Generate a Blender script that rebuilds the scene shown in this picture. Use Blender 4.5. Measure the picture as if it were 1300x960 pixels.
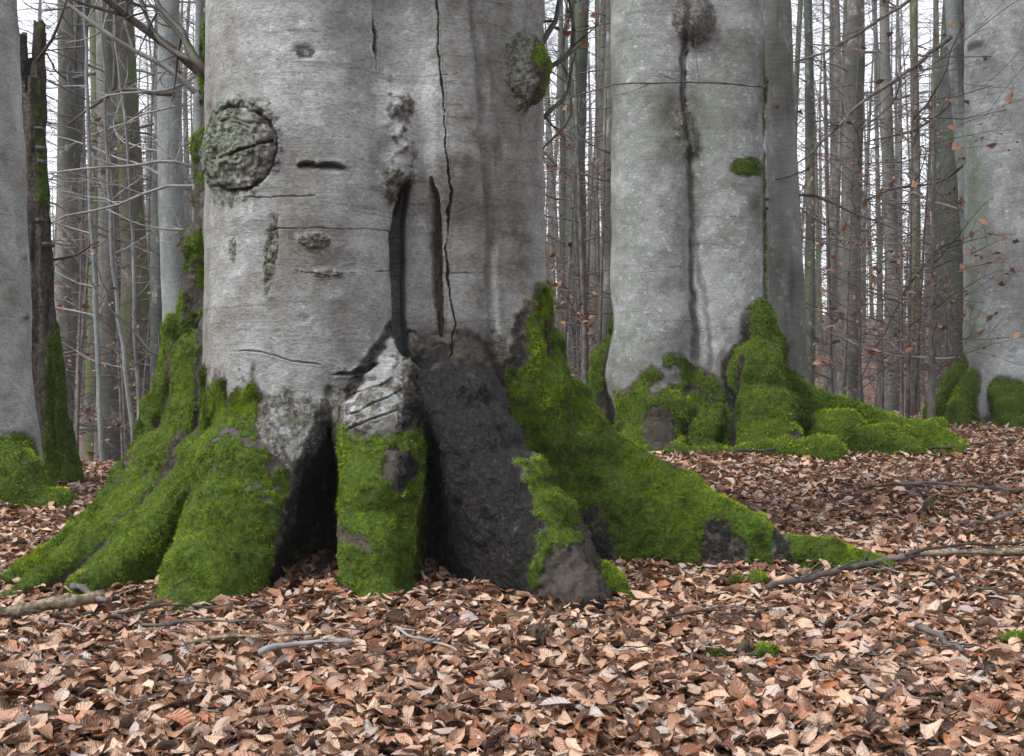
import bpy, math, random
import numpy as np
from math import radians, sin, cos, pi

rng = np.random.default_rng(7)
random.seed(7)
S = bpy.context.scene
for o in list(bpy.data.objects):
    bpy.data.objects.remove(o)
COL = S.collection

# ------------------------------------------------------------------ camera
CAMH, FPX, HOR = 0.8, 1500.0, 460.0
cd = bpy.data.cameras.new('camera')
cam = bpy.data.objects.new('camera', cd)
COL.objects.link(cam)
cam.location = (0, 0, CAMH)
cam.rotation_euler = (radians(90), 0, 0)
cd.sensor_width = 36.0
cd.lens = 36.0 * FPX / 1300.0
cd.shift_y = -20.0 / 1300.0
cd.clip_end = 600
cd.clip_start = 0.05
S.camera = cam

# ------------------------------------------------------------------ light
SUN_EL, SUN_AZ = 46.0, 238.0          # soft overcast light, from behind-left of the camera
w = bpy.data.worlds.new('World')
S.world = w
w.use_nodes = True
nt = w.node_tree
nt.nodes.clear()
sky = nt.nodes.new('ShaderNodeTexSky')
sky.sky_type = 'NISHITA'
sky.sun_disc = False
sky.sun_elevation = radians(SUN_EL)
sky.sun_rotation = radians(SUN_AZ)
sky.air_density = 1.0
sky.dust_density = 1.0
hs = nt.nodes.new('ShaderNodeHueSaturation')
hs.inputs['Saturation'].default_value = 0.22
bg = nt.nodes.new('ShaderNodeBackground')
bg.inputs['Strength'].default_value = 0.15
wo = nt.nodes.new('ShaderNodeOutputWorld')
nt.links.new(sky.outputs[0], hs.inputs['Color'])
nt.links.new(hs.outputs[0], bg.inputs[0])
nt.links.new(bg.outputs[0], wo.inputs[0])
ld = bpy.data.lights.new('sun', 'SUN')
ld.energy = 1.5
ld.angle = radians(22)
ld.color = (1.0, 0.97, 0.93)
sun = bpy.data.objects.new('sun', ld)
COL.objects.link(sun)
sun.rotation_euler = (radians(90 - SUN_EL), 0, radians(180 - SUN_AZ))
vs = S.view_settings
vs.view_transform = 'Standard'
vs.look = 'None'
vs.gamma = 1.0
vs.use_curve_mapping = False
vs.exposure = 1.42
S.cycles.use_denoising = True
S.cycles.max_bounces = 4
S.cycles.diffuse_bounces = 2
S.cycles.glossy_bounces = 1
S.cycles.volume_bounces = 1

# ------------------------------------------------------------------ helpers
def ss(a, b, x):
    t = np.clip((x - a) / (b - a), 0, 1)
    return t * t * (3 - 2 * t)

_TAB = np.random.default_rng(5).uniform(-1, 1, 64 ** 3).astype(np.float32)

def vnoise(p, scale=1.0, seed=0):
    """smooth value noise in -1..1; p is (N,3), scale a number or (3,)"""
    q = (np.asarray(p, dtype=np.float32) * np.asarray(scale, dtype=np.float32) + np.float32(seed * 17.31 + 640.0))
    i = q.astype(np.int32)
    f = q - i
    f = f * f * (3 - 2 * f)
    x0, x1 = (i[:, 0] & 63) << 12, ((i[:, 0] + 1) & 63) << 12
    y0, y1 = (i[:, 1] & 63) << 6, ((i[:, 1] + 1) & 63) << 6
    z0, z1 = i[:, 2] & 63, (i[:, 2] + 1) & 63
    fx, fy, fz = f[:, 0], f[:, 1], f[:, 2]
    def row(xy):
        a = _TAB[xy + z0]
        return a + fz * (_TAB[xy + z1] - a)
    a = row(x0 + y0); b = row(x0 + y1)
    c = row(x1 + y0); d = row(x1 + y1)
    a = a + fy * (b - a)
    c = c + fy * (d - c)
    return a + fx * (c - a)

def fbm(p, scale=1.0, octs=4, seed=0, gain=0.5):
    r, a, s = 0, 1.0, np.asarray(scale, dtype=np.float32)
    tot = 0
    for k in range(octs):
        r = r + a * vnoise(p, s, seed + k * 3)
        tot += a
        a *= gain
        s = s * 2.03
    return r / tot * 1.6

def ground_z(x, y):
    x = np.asarray(x, dtype=np.float64)
    y = np.asarray(y, dtype=np.float64)
    sr = ss(-1.0, 1.5, x)
    z = 0.17 * ss(5.0, 8.5, y) * sr + 0.05 * ss(5.0, 7.5, y) * (1 - sr) + 0.05 * ss(8.5, 12, y) * ss(0, 3, x)
    z = z + 0.018 * np.sin(x * 2.1 + 0.7 * y) * np.sin(y * 1.7 + 0.4) * ss(1.5, 3, y)
    z = z - 0.052
    yc = 8.4 + 5.0 * ss(-3.0, 3.5, x)
    d = np.maximum(y - yc, 0)
    z = z - 2.3 * ss(0, 14, d)
    far = ss(24, 120, y)
    z = z + far * (7.6 + 0.6 * np.sin(x * 0.07 + 1.3)) + 0.25 * np.sin(x * 0.21) * np.sin(y * 0.16) * ss(18, 30, y)
    return z

def gz(x, y):
    return float(ground_z(x, y))

def W(px, py, Y):
    return np.array([(px - 650.0) / FPX * Y, Y, CAMH + (HOR - py) / FPX * Y])

def link(name, mesh, mat=None, parent=None):
    o = bpy.data.objects.new(name, mesh)
    COL.objects.link(o)
    if mat is not None and len(mesh.materials) == 0:
        mesh.materials.append(mat)
    if parent is not None:
        o.parent = parent
    return o

def tag(o, label=None, cat=None, group=None, kind=None):
    if label: o['label'] = label
    if cat: o['category'] = cat
    if group: o['group'] = group
    if kind: o['kind'] = kind
    return o

def empty(name, loc=(0, 0, 0)):
    o = bpy.data.objects.new(name, None)
    COL.objects.link(o)
    o.location = loc
    o.empty_display_size = 0.1
    return o

def mesh_np(name, v, quads=None, tris=None, smooth=True, attrs=None):
    me = bpy.data.meshes.new(name)
    v = np.asarray(v, dtype=np.float32)
    me.vertices.add(len(v))
    me.vertices.foreach_set('co', v.ravel())
    nq = 0 if quads is None else len(quads)
    ntr = 0 if tris is None else len(tris)
    loops = []
    if nq: loops.append(np.asarray(quads, dtype=np.int32).ravel())
    if ntr: loops.append(np.asarray(tris, dtype=np.int32).ravel())
    loops = np.concatenate(loops)
    me.loops.add(len(loops))
    me.loops.foreach_set('vertex_index', loops)
    st = np.concatenate([np.arange(nq, dtype=np.int32) * 4, nq * 4 + np.arange(ntr, dtype=np.int32) * 3])
    me.polygons.add(nq + ntr)
    me.polygons.foreach_set('loop_start', st)
    me.polygons.foreach_set('use_smooth', np.full(nq + ntr, smooth, dtype=bool))
    me.update(calc_edges=True)
    if attrs:
        for k, a in attrs.items():
            at = me.attributes.new(k, 'FLOAT', 'POINT')
            at.data.foreach_set('value', np.asarray(a, dtype=np.float32))
    return me

class Geo:
    """collects tubes (and loose triangles) of ONE part"""
    def __init__(s):
        s.v, s.q, s.t, s.n = [], [], [], 0
    def tube(s, pts, rad, sides=6, cap=True):
        pts = np.asarray(pts, dtype=np.float64)
        n = len(pts)
        rad = np.full(n, rad) if np.isscalar(rad) else np.asarray(rad, dtype=np.float64)
        tg = np.gradient(pts, axis=0)
        tg /= np.linalg.norm(tg, axis=1)[:, None] + 1e-9
        up = np.array([0, 0, 1.0]) if abs(tg[0, 2]) < 0.9 else np.array([0, 1.0, 0])
        a = np.cross(tg, up)
        a /= np.linalg.norm(a, axis=1)[:, None] + 1e-9
        b = np.cross(tg, a)
        th = np.arange(sides) * 2 * pi / sides
        ring = pts[:, None, :] + rad[:, None, None] * (np.cos(th)[None, :, None] * a[:, None, :] + np.sin(th)[None, :, None] * b[:, None, :])
        s.v.append(ring.reshape(-1, 3))
        i = np.arange(n - 1)[:, None] * sides
        j = np.arange(sides)[None, :]
        j2 = (j + 1) % sides
        q = np.stack([i + j, i + j2, i + sides + j2, i + sides + j], -1).reshape(-1, 4) + s.n
        s.q.append(q)
        if cap:
            for base, flip in ((0, False), ((n - 1) * sides, True)):
                for k in range(1, sides - 1):
                    f = [base, base + k + 1, base + k] if not flip else [base, base + k, base + k + 1]
                    s.t.append(np.array([f]) + s.n)
        s.n += n * sides
        return s
    def build(s, name, mat=None, parent=None, smooth=True):
        me = mesh_np(name, np.concatenate(s.v), np.concatenate(s.q) if s.q else None, np.concatenate(s.t) if s.t else None, smooth)
        return link(name, me, mat, parent)

def wiggle(pts, n, amp, seed):
    """resample a polyline to n points along a smooth curve and roughen it"""
    pts = np.asarray(pts, dtype=np.float64)
    L = np.concatenate([[0], np.cumsum(np.linalg.norm(np.diff(pts, axis=0), axis=1))])
    t = np.linspace(0, L[-1], n)
    r = np.stack([np.interp(t, L, pts[:, k]) for k in range(3)], 1)
    for _ in range(2):
        r[1:-1] = 0.25 * r[:-2] + 0.5 * r[1:-1] + 0.25 * r[2:]
    g = np.random.default_rng(seed)
    nz = g.normal(size=(n, 3)) * amp
    nz[0] = 0
    nz[1:-1] = 0.5 * nz[1:-1] + 0.25 * (nz[:-2] + nz[2:])
    return r + nz

# ------------------------------------------------------------------ materials
class NT:
    def __init__(s, name):
        s.m = bpy.data.materials.new(name)
        s.m.use_nodes = True
        s.t = s.m.node_tree
        s.t.nodes.clear()
        s.out = s.t.nodes.new('ShaderNodeOutputMaterial')
        s.b = s.t.nodes.new('ShaderNodeBsdfPrincipled')
        s.t.links.new(s.b.outputs[0], s.out.inputs[0])
    def n(s, typ, **kw):
        x = s.t.nodes.new(typ)
        for k, v in kw.items():
            setattr(x, k, v)
        return x
    def l(s, a, b):
        s.t.links.new(a, b)
    def set(s, sock, v):
        if hasattr(v, 'node'): s.l(v, sock)
        else: sock.default_value = v
    def coord(s, scale=(1, 1, 1), rand=False):
        tc = s.n('ShaderNodeTexCoord')
        mp = s.n('ShaderNodeMapping')
        mp.inputs['Scale'].default_value = scale
        s.l(tc.outputs['Object'], mp.inputs['Vector'])
        if rand:
            oi = s.n('ShaderNodeObjectInfo')
            mu = s.n('ShaderNodeMath', operation='MULTIPLY')
            s.l(oi.outputs['Random'], mu.inputs[0])
            mu.inputs[1].default_value = 57.0
            s.l(mu.outputs[0], mp.inputs['Location'])
        return mp.outputs[0]
    def noise(s, vec, scale, detail=4, rough=0.55, dist=0.0):
        x = s.n('ShaderNodeTexNoise')
        s.l(vec, x.inputs['Vector'])
        x.inputs['Scale'].default_value = scale
        x.inputs['Detail'].default_value = detail
        x.inputs['Roughness'].default_value = rough
        x.inputs['Distortion'].default_value = dist
        return x.outputs[0]
    def voro(s, vec, scale, feature='F1', out='Distance'):
        x = s.n('ShaderNodeTexVoronoi', feature=feature)
        s.l(vec, x.inputs['Vector'])
        x.inputs['Scale'].default_value = scale
        return x.outputs[out]
    def attr(s, name):
        x = s.n('ShaderNodeAttribute', attribute_name=name)
        return x.outputs['Fac']
    def map(s, v, a, b, c=0.0, d=1.0, smooth=True):
        x = s.n('ShaderNodeMapRange')
        x.interpolation_type = 'SMOOTHSTEP' if smooth else 'LINEAR'
        s.set(x.inputs['Value'], v)
        for k, val in zip((1, 2, 3, 4), (a, b, c, d)):
            x.inputs[k].default_value = val
        return x.outputs[0]
    def math(s, op, a, b=0.0, clamp=False):
        x = s.n('ShaderNodeMath', operation=op, use_clamp=clamp)
        s.set(x.inputs[0], a)
        s.set(x.inputs[1], b)
        return x.outputs[0]
    def mix(s, f, a, b, mode='MIX'):
        x = s.n('ShaderNodeMix', data_type='RGBA', blend_type=mode)
        s.set(x.inputs[0], f)
        for i, c in ((6, a), (7, b)):
            s.set(x.inputs[i], c if hasattr(c, 'node') else (*c, 1.0))
        return x.outputs[2]
    def ramp(s, f, stops, interp='LINEAR'):
        x = s.n('ShaderNodeValToRGB')
        cr = x.color_ramp
        cr.interpolation = interp
        while len(cr.elements) < len(stops):
            cr.elements.new(0.5)
        for e, (p, c) in zip(cr.elements, stops):
            e.position = p
            e.color = (*c, 1)
        s.l(f, x.inputs[0])
        return x.outputs[0]
    def bump(s, h, strength=0.5, dist=0.01, normal=None):
        x = s.n('ShaderNodeBump')
        x.inputs['Strength'].default_value = strength
        x.inputs['Distance'].default_value = dist
        s.l(h, x.inputs['Height'])
        if normal is not None:
            s.l(normal, x.inputs['Normal'])
        return x.outputs[0]
    def fin(s, color, rough=0.8, normal=None, spec=0.3):
        s.set(s.b.inputs['Base Color'], color if hasattr(color, 'node') else (*color, 1))
        s.set(s.b.inputs['Roughness'], rough)
        s.set(s.b.inputs['Specular IOR Level'], spec)
        if normal is not None:
            s.l(normal, s.b.inputs['Normal'])
        return s.m

MOSS_A, MOSS_B, MOSS_C = (0.014, 0.026, 0.002), (0.055, 0.10, 0.003), (0.11, 0.175, 0.005)

def bark_main(name, pale=1.0, green=0.0, mott=0.75):
    """beech bark; the moss, wet (damp bark, also painted crevice shade), rough, lichen, wood, dark and tone weights sit on the mesh"""
    M = NT(name)
    P = M.coord()
    tone = M.attr('tone')
    hor = M.noise(M.coord((24, 24, 60)), 2.0, 5, 0.72, 0.3)
    ver = M.noise(M.coord((60, 60, 14)), 2.0, 3, 0.7, 1.2)
    fine = M.noise(P, 55, 4, 0.68)
    blot = M.noise(M.coord((1, 1, 1.3)), 11, 6, 0.72, 0.6)
    tn = M.math('ADD', tone, M.math('MULTIPLY', M.math('SUBTRACT', blot, 0.5), 1.1))
    c = M.ramp(tn, [(0.0, (0.10 * pale, 0.088 * pale, 0.068 * pale)), (0.3, (0.20 * pale, 0.195 * pale, 0.182 * pale)), (0.6, (0.283 * pale, 0.296 * pale, 0.298 * pale)), (1.0, (0.46 * pale, 0.48 * pale, 0.49 * pale))])
    c = M.mix(M.map(hor, 0.36, 0.58, 0.7, 0.0), c, (0.52, 0.51, 0.49), 'MULTIPLY')
    wr = M.noise(M.coord((1.6, 1.6, 30)), 1.6, 3, 0.5, 0.5)
    c = M.mix(M.map(wr, 0.60, 0.66, 0, 0.4), c, (0.4, 0.39, 0.37), 'MULTIPLY')
    c = M.mix(M.map(ver, 0.3, 0.5, 0.3, 0.0), c, (0.45, 0.44, 0.42), 'MULTIPLY')
    if green:
        c = M.mix(M.math('MULTIPLY', M.attr('lichen'), green), c, (0.14, 0.175, 0.11))
    c = M.mix(M.map(fine, 0.62, 0.72, 0, 0.55), c, (0.42, 0.435, 0.43))
    c = M.mix(M.map(fine, 0.36, 0.28, 0, 0.6), c, (0.10, 0.093, 0.08))
    lp = M.noise(M.coord((1, 1, 1.25)), 21, 6, 0.72, 0.4)
    lpm = M.math('MULTIPLY', M.map(lp, 0.585, 0.62), M.map(tone, 0.35, 0.75, 0.15, mott))
    c = M.mix(lpm, c, (0.44, 0.475, 0.455))
    dpm = M.math('MULTIPLY', M.map(lp, 0.40, 0.36), M.map(tone, 0.6, 0.25, 0.1, 0.7))
    c = M.mix(dpm, c, (0.105, 0.11, 0.085))
    rm = M.attr('rough')
    c = M.mix(rm, c, M.ramp(fine, [(0.3, (0.03, 0.027, 0.022)), (0.5, (0.12, 0.11, 0.093)), (0.68, (0.27, 0.26, 0.24))]))
    lf = M.math('MULTIPLY', M.map(fine, 0.40, 0.58), M.attr('lichen'))
    c = M.mix(lf, c, M.ramp(ver, [(0.3, (0.06, 0.09, 0.045)), (0.7, (0.23, 0.30, 0.21))]))
    wood = M.attr('wood')
    c = M.mix(wood, c, M.ramp(ver, [(0.3, (0.011, 0.008, 0.006)), (0.7, (0.062, 0.042, 0.030))]))
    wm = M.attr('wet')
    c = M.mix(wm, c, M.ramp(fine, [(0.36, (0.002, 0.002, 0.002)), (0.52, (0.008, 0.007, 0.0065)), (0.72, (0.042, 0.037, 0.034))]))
    mm = M.attr('moss')
    c = M.mix(M.map(M.math('ADD', mm, M.math('MULTIPLY', M.math('SUBTRACT', fine, 0.5), 0.9)), 0.3, 0.75), c, M.ramp(fine, [(0.3, MOSS_A), (0.55, MOSS_B), (0.75, MOSS_C)]))
    c = M.mix(M.attr('dark'), c, (0.02, 0.017, 0.014))
    fw = M.math('MULTIPLY', fine, M.math('ADD', 0.25, M.math('MULTIPLY', M.math('MAXIMUM', M.math('MAXIMUM', mm, wm), rm), 1.3)))
    h = M.math('ADD', M.math('ADD', M.math('MULTIPLY', hor, 0.4), M.math('MULTIPLY', ver, 0.10)), fw)
    roughness = M.math('SUBTRACT', 0.85, M.math('MULTIPLY', wm, 0.40))
    return M.fin(c, roughness, M.bump(h, 1.0, 0.014), M.map(wm, 0, 1, 0.28, 0.3))

def bark_far(name, a, b, moss=0.0, scale=1.0):
    M = NT(name)
    P = M.coord((1, 1, 0.6), rand=True)
    c = M.mix(M.map(M.noise(P, 1.7 * scale, 5, 0.65), 0.35, 0.65), a, b)
    hor = M.noise(M.coord((3, 3, 22), rand=True), 2.0, 4, 0.7)
    c = M.mix(M.map(hor, 0.3, 0.75, 0, 0.8), c, (0.62, 0.62, 0.62), 'MULTIPLY')
    st = M.noise(M.coord((6, 6, 0.5), rand=True), 1.2, 4, 0.65)
    c = M.mix(M.map(st, 0.5, 0.7, 0, 0.7), c, (0.06, 0.06, 0.045))
    li = M.noise(P, 7, 4, 0.7)
    c = M.mix(M.map(li, 0.56, 0.7, 0, 0.5), c, (0.36, 0.38, 0.36))
    if moss:
        mo = M.noise(M.coord((2.2, 2.2, 0.6), rand=True), 1.5, 5, 0.7)
        c = M.mix(M.map(mo, 0.46, 0.62, 0, moss), c, (0.07, 0.10, 0.018))
    h = M.math('ADD', M.math('MULTIPLY', hor, 0.6), M.noise(P, 24, 3, 0.7))
    return M.fin(c, 0.85, M.bump(h, 0.5, 0.02), 0.25)

def moss_mat(name):
    M = NT(name)
    r = M.attr('rnd')
    P = M.coord()
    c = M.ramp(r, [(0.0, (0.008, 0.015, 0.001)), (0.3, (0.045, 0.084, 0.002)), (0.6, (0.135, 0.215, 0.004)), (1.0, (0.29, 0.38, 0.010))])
    br = M.map(M.noise(P, 7, 5, 0.65), 0.5, 0.66, 0, 0.75)
    c = M.mix(br, c, (0.04, 0.036, 0.012))
    m = M.fin(c, 0.7, None, 0.2)
    M.b.inputs['Transmission Weight'].default_value = 0.0
    return m

LEAF_STOPS = [(0.0, (0.035, 0.014, 0.008)), (0.14, (0.085, 0.032, 0.016)), (0.30, (0.17, 0.065, 0.030)), (0.46, (0.26, 0.118, 0.060)),
              (0.58, (0.38, 0.205, 0.124)), (0.72, (0.50, 0.315, 0.215)), (0.86, (0.60, 0.405, 0.285)), (0.95, (0.36, 0.32, 0.31)), (1.0, (0.34, 0.10, 0.015))]

def leaf_mat(name, col=None):
    M = NT(name)
    if col is None:
        c = M.ramp(M.attr('rnd'), LEAF_STOPS)
    else:
        P0 = M.coord(rand=True)
        c = M.mix(M.map(M.noise(P0, 30, 4, 0.6), 0.3, 0.7), tuple(x * 0.75 for x in col), tuple(min(x * 1.15, 0.8) for x in col))
    P = M.coord(rand=col is not None)
    bl = M.noise(P, 45, 4, 0.7)
    c = M.mix(M.map(bl, 0.56, 0.72, 0, 0.6), c, (0.07, 0.03, 0.016))
    c = M.mix(M.map(bl, 0.44, 0.3, 0, 0.35), c, (0.62, 0.47, 0.38))
    geo = M.n('ShaderNodeNewGeometry')
    c = M.mix(M.math('MULTIPLY', geo.outputs['Backfacing'], 0.3), c, (0.55, 0.42, 0.33))
    av = M.math('ABSOLUTE', M.attr('lv'))
    rib = M.map(av, 0.03, 0.14, 1, 0)
    vein = M.math('SINE', M.math('MULTIPLY', M.math('SUBTRACT', M.math('MULTIPLY', M.attr('lu'), 8.0), M.math('MULTIPLY', av, 1.6)), 6.283))
    c = M.mix(M.math('MULTIPLY', rib, 0.45), c, (0.16, 0.075, 0.04))
    c = M.mix(M.map(vein, 0.55, 1.0, 0, 0.16), c, (0.14, 0.065, 0.035))
    edge = M.map(M.math('ADD', av, M.math('MULTIPLY', bl, 0.5)), 1.05, 1.35, 0, 0.5)
    c = M.mix(edge, c, (0.09, 0.04, 0.02))
    h = M.math('ADD', M.noise(P, 160, 3, 0.6), M.math('MULTIPLY', vein, 0.3))
    return M.fin(c, 0.42, M.bump(h, 0.5, 0.004), 0.5)

def simple(name, a, b, scale=20, rough=0.8, stretch=(1, 1, 1), bump=0.5, spec=0.3, moss=0.0):
    M = NT(name)
    P = M.coord(stretch, rand=True)
    n = M.noise(P, scale, 4, 0.65)
    c = M.mix(M.map(n, 0.32, 0.68), a, b)
    if moss:
        c = M.mix(M.map(M.noise(M.coord(rand=True), 9, 4, 0.6), 0.55, 0.65, 0, moss), c, (0.07, 0.10, 0.015))
    return M.fin(c, rough, M.bump(n, bump, 0.01), spec)

# crack and crease lines on the front of the big bole: (points in x/z metres, half width, depth)
def xz(px, py, Y=4.45):
    p = W(px, py, Y)
    return float(p[0]), float(p[2])
def vline(pts, wd, dep, Y):
    return ([(xz(a, b, Y)[1], xz(a, b, Y)[0]) for a, b in pts], wd, dep)
def hline(pts, wd, dep, Y):
    return ([xz(a, b, Y) for a, b in pts], wd, dep)
CR = [vline([(554, -60), (557, 60), (562, 130), (566, 190), (571, 240), (565, 300), (568, 370), (576, 410), (571, 460)], 0.0034, 0.012, 4.56),
      vline([(474, -60), (475, 20), (478, 70), (482, 110)], 0.0045, 0.014, 4.58)]
HC = [hline([(330, 293), (400, 291), (450, 289), (502, 285)], 0.0025, 0.004, 4.4),
      hline([(355, 343), (420, 350), (460, 345), (506, 335)], 0.003, 0.005, 4.4),
      hline([(360, 380), (395, 381), (440, 378)], 0.0022, 0.004, 4.4),
      hline([(285, 444), (330, 446), (370, 458), (415, 466)], 0.0035, 0.006, 4.38),
      hline([(300, 250), (350, 252), (410, 248)], 0.0025, 0.004, 4.4),
      hline([(413, 478), (440, 474), (462, 468), (482, 459)], 0.009, 0.022, 4.34),
      hline([(428, 508), (450, 500), (480, 490), (500, 478)], 0.005, 0.010, 4.3),
      hline([(430, 530), (455, 522), (490, 505), (515, 490)], 0.005, 0.010, 4.28),
      hline([(425, 555), (450, 540), (480, 530), (510, 518)], 0.005, 0.010, 4.25),
      hline([(545, 345), (600, 343), (625, 340)], 0.002, 0.003, 4.55),
      hline([(530, 95), (600, 92), (640, 97)], 0.002, 0.003, 4.55)]
MAT = {
    'bark': bark_main('beech bark'),
    'bark2': bark_main('lichened beech bark', pale=0.86, green=0.25, mott=1.0),
    'bark3': bark_main('green beech bark', pale=0.98, green=0.55, mott=1.0),
    'bark4': bark_main('pale green beech bark', pale=1.35, green=0.35),
    'far_scar': bark_far('scarred grey bark', (0.12, 0.12, 0.108), (0.235, 0.235, 0.225)),
    'far_grey': bark_far('grey trunk bark', (0.07, 0.07, 0.058), (0.165, 0.16, 0.148)),
    'far_dark': bark_far('dark trunk bark', (0.035, 0.041, 0.038), (0.085, 0.096, 0.09), 0.4),
    'far_moss': bark_far('mossy trunk bark', (0.06, 0.055, 0.042), (0.135, 0.122, 0.10), 0.95),
    'far_pale': bark_far('pale trunk bark', (0.165, 0.18, 0.18), (0.27, 0.29, 0.295)),
    'twig': simple('twig bark', (0.055, 0.045, 0.04), (0.15, 0.135, 0.125), 12, 0.8),
    'twig_pale': simple('pale branch bark', (0.17, 0.165, 0.16), (0.33, 0.33, 0.33), 8, 0.75),
    'twig_dark': simple('dark branch bark', (0.022, 0.02, 0.017), (0.075, 0.068, 0.055), 10, 0.7, moss=0.3),
    'moss': moss_mat('moss fuzz'),
    'leaf': leaf_mat('leaf litter'),
    'log': simple('weathered stick', (0.09, 0.07, 0.045), (0.33, 0.27, 0.19), 14, 0.8, (5, 1, 5), 0.6),
    'rot': simple('rotten wood', (0.012, 0.009, 0.007), (0.085, 0.06, 0.042), 5, 0.85, (9, 9, 1), 0.9, moss=0.15),
    'fungus': simple('bracket fungus', (0.03, 0.03, 0.032), (0.16, 0.16, 0.17), 22, 0.6),
    'orange_leaf': simple('withered leaf', (0.17, 0.075, 0.036), (0.33, 0.175, 0.10), 3, 0.6),
}

# ------------------------------------------------------------------ implicit trees (sculpted boles with buttress roots)
def smin(a, b, k):
    h = np.maximum(k - np.abs(a - b), 0) / k
    return np.minimum(a, b) - h * h * k * 0.25

def buttress(p, pts, flare):
    """a root: plan polyline of (x, y, crest height, half width), filled down to the ground"""
    best = None
    for a, b in zip(pts[:-1], pts[1:]):
        ax, ay, ah, ar = a
        bx, by, bh, br = b
        dx, dy = bx - ax, by - ay
        t = np.clip(((p[:, 0] - ax) * dx + (p[:, 1] - ay) * dy) / (dx * dx + dy * dy + 1e-9), 0, 1)
        ex = p[:, 0] - (ax + t * dx)
        ey = p[:, 1] - (ay + t * dy)
        r = ar + t * (br - ar)
        zc = ah + t * (bh - ah) - r
        above = np.maximum(p[:, 2] - zc, 0)
        below = np.maximum(zc - p[:, 2], 0)
        d = np.sqrt(ex * ex + ey * ey + above * above) - r * np.maximum(1 + flare * np.minimum(below, 0.6), 0.35)
        best = d if best is None else smin(best, d, 0.03)
    return best

def capsule(p, a, b, ra, rb):
    a = np.asarray(a, dtype=np.float32); b = np.asarray(b, dtype=np.float32)
    ab = b - a
    t = np.clip(((p - a) @ ab) / (ab @ ab), 0, 1)
    return np.linalg.norm(p - a - t[:, None] * ab, axis=1) - (ra + t * (rb - ra))

def ellipsoid(p, c, r, rotz=0.0):
    q = p - np.asarray(c, dtype=np.float32)
    if rotz:
        cs, sn = cos(rotz), sin(rotz)
        q = np.stack([q[:, 0] * cs + q[:, 1] * sn, -q[:, 0] * sn + q[:, 1] * cs, q[:, 2]], 1)
    k = np.linalg.norm(q / np.asarray(r, dtype=np.float32), axis=1)
    return (k - 1) * min(r)

class Tree:
    def __init__(s):
        s.lobes, s.roots, s.blobs, s.cuts = [], [], [], []
        s.kl = lambda z: 0.12
        s.kr, s.flare, s.foot = 0.08, 0.35, 0.10
        s.base = 0.0
        s.wamp = 0.0
        s.lean = (0.0, 0.0)
    def comps(s, p):
        z = p[:, 2]
        q = p
        if s.lean != (0.0, 0.0):
            q = p.copy()
            q[:, 0] -= s.lean[0] * (z - s.base)
            q[:, 1] -= s.lean[1] * (z - s.base)
        t = None
        k = s.kl(z)
        for i, (cx, cy, r, tap, *lk) in enumerate(s.lobes):
            zz = np.maximum(z - s.base, 0)
            if callable(cy): cy = cy(z)
            d = np.sqrt((q[:, 0] - cx) ** 2 + (q[:, 1] - cy) ** 2) - (r - tap * zz + s.foot * np.exp(-zz / 0.25))
            t = d if t is None else smin(t, d, lk[0] if lk else k if i < 3 else 0.15)
        out = [('trunk', t)]
        for nm, pts, *fl in s.roots:
            out.append((nm, buttress(p, pts, fl[0] if fl else s.flare)))
        return out
    def warp(s, p):
        x, y, z = p[:, 0], p[:, 1], p[:, 2]
        k = s.wamp * ss(s.base + 1.5, s.base + 0.3, z)
        return np.stack([x + k * (np.sin(7.1 * z + 3 * y + 0.5) + 0.5 * np.sin(15.3 * y + 9 * z)), y + k * np.sin(8.3 * x + 5 * z + 1.1), z + 0.8 * k * (np.sin(8.7 * x + 2.0) + 0.6 * np.sin(17.0 * x + 6 * y))], 1)
    def __call__(s, p, full=False):
        if s.wamp:
            p = s.warp(p)
        cs = s.comps(p)
        d = cs[0][1]
        for (nm, e), rt in zip(cs[1:], s.roots):
            d = smin(d, e, rt[3] if len(rt) > 3 else s.kr)
        bl = []
        for nm, fn, k in s.blobs:
            e = fn(p)
            bl.append((nm, e))
            d = smin(d, e, k)
        for fn, k in s.cuts:
            d = -smin(-d, fn(p), k)
        return (d, cs + bl) if full else d

def chunked(f, p, n=150000):
    return np.concatenate([f(p[i:i + n]) for i in range(0, len(p), n)])

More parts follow.
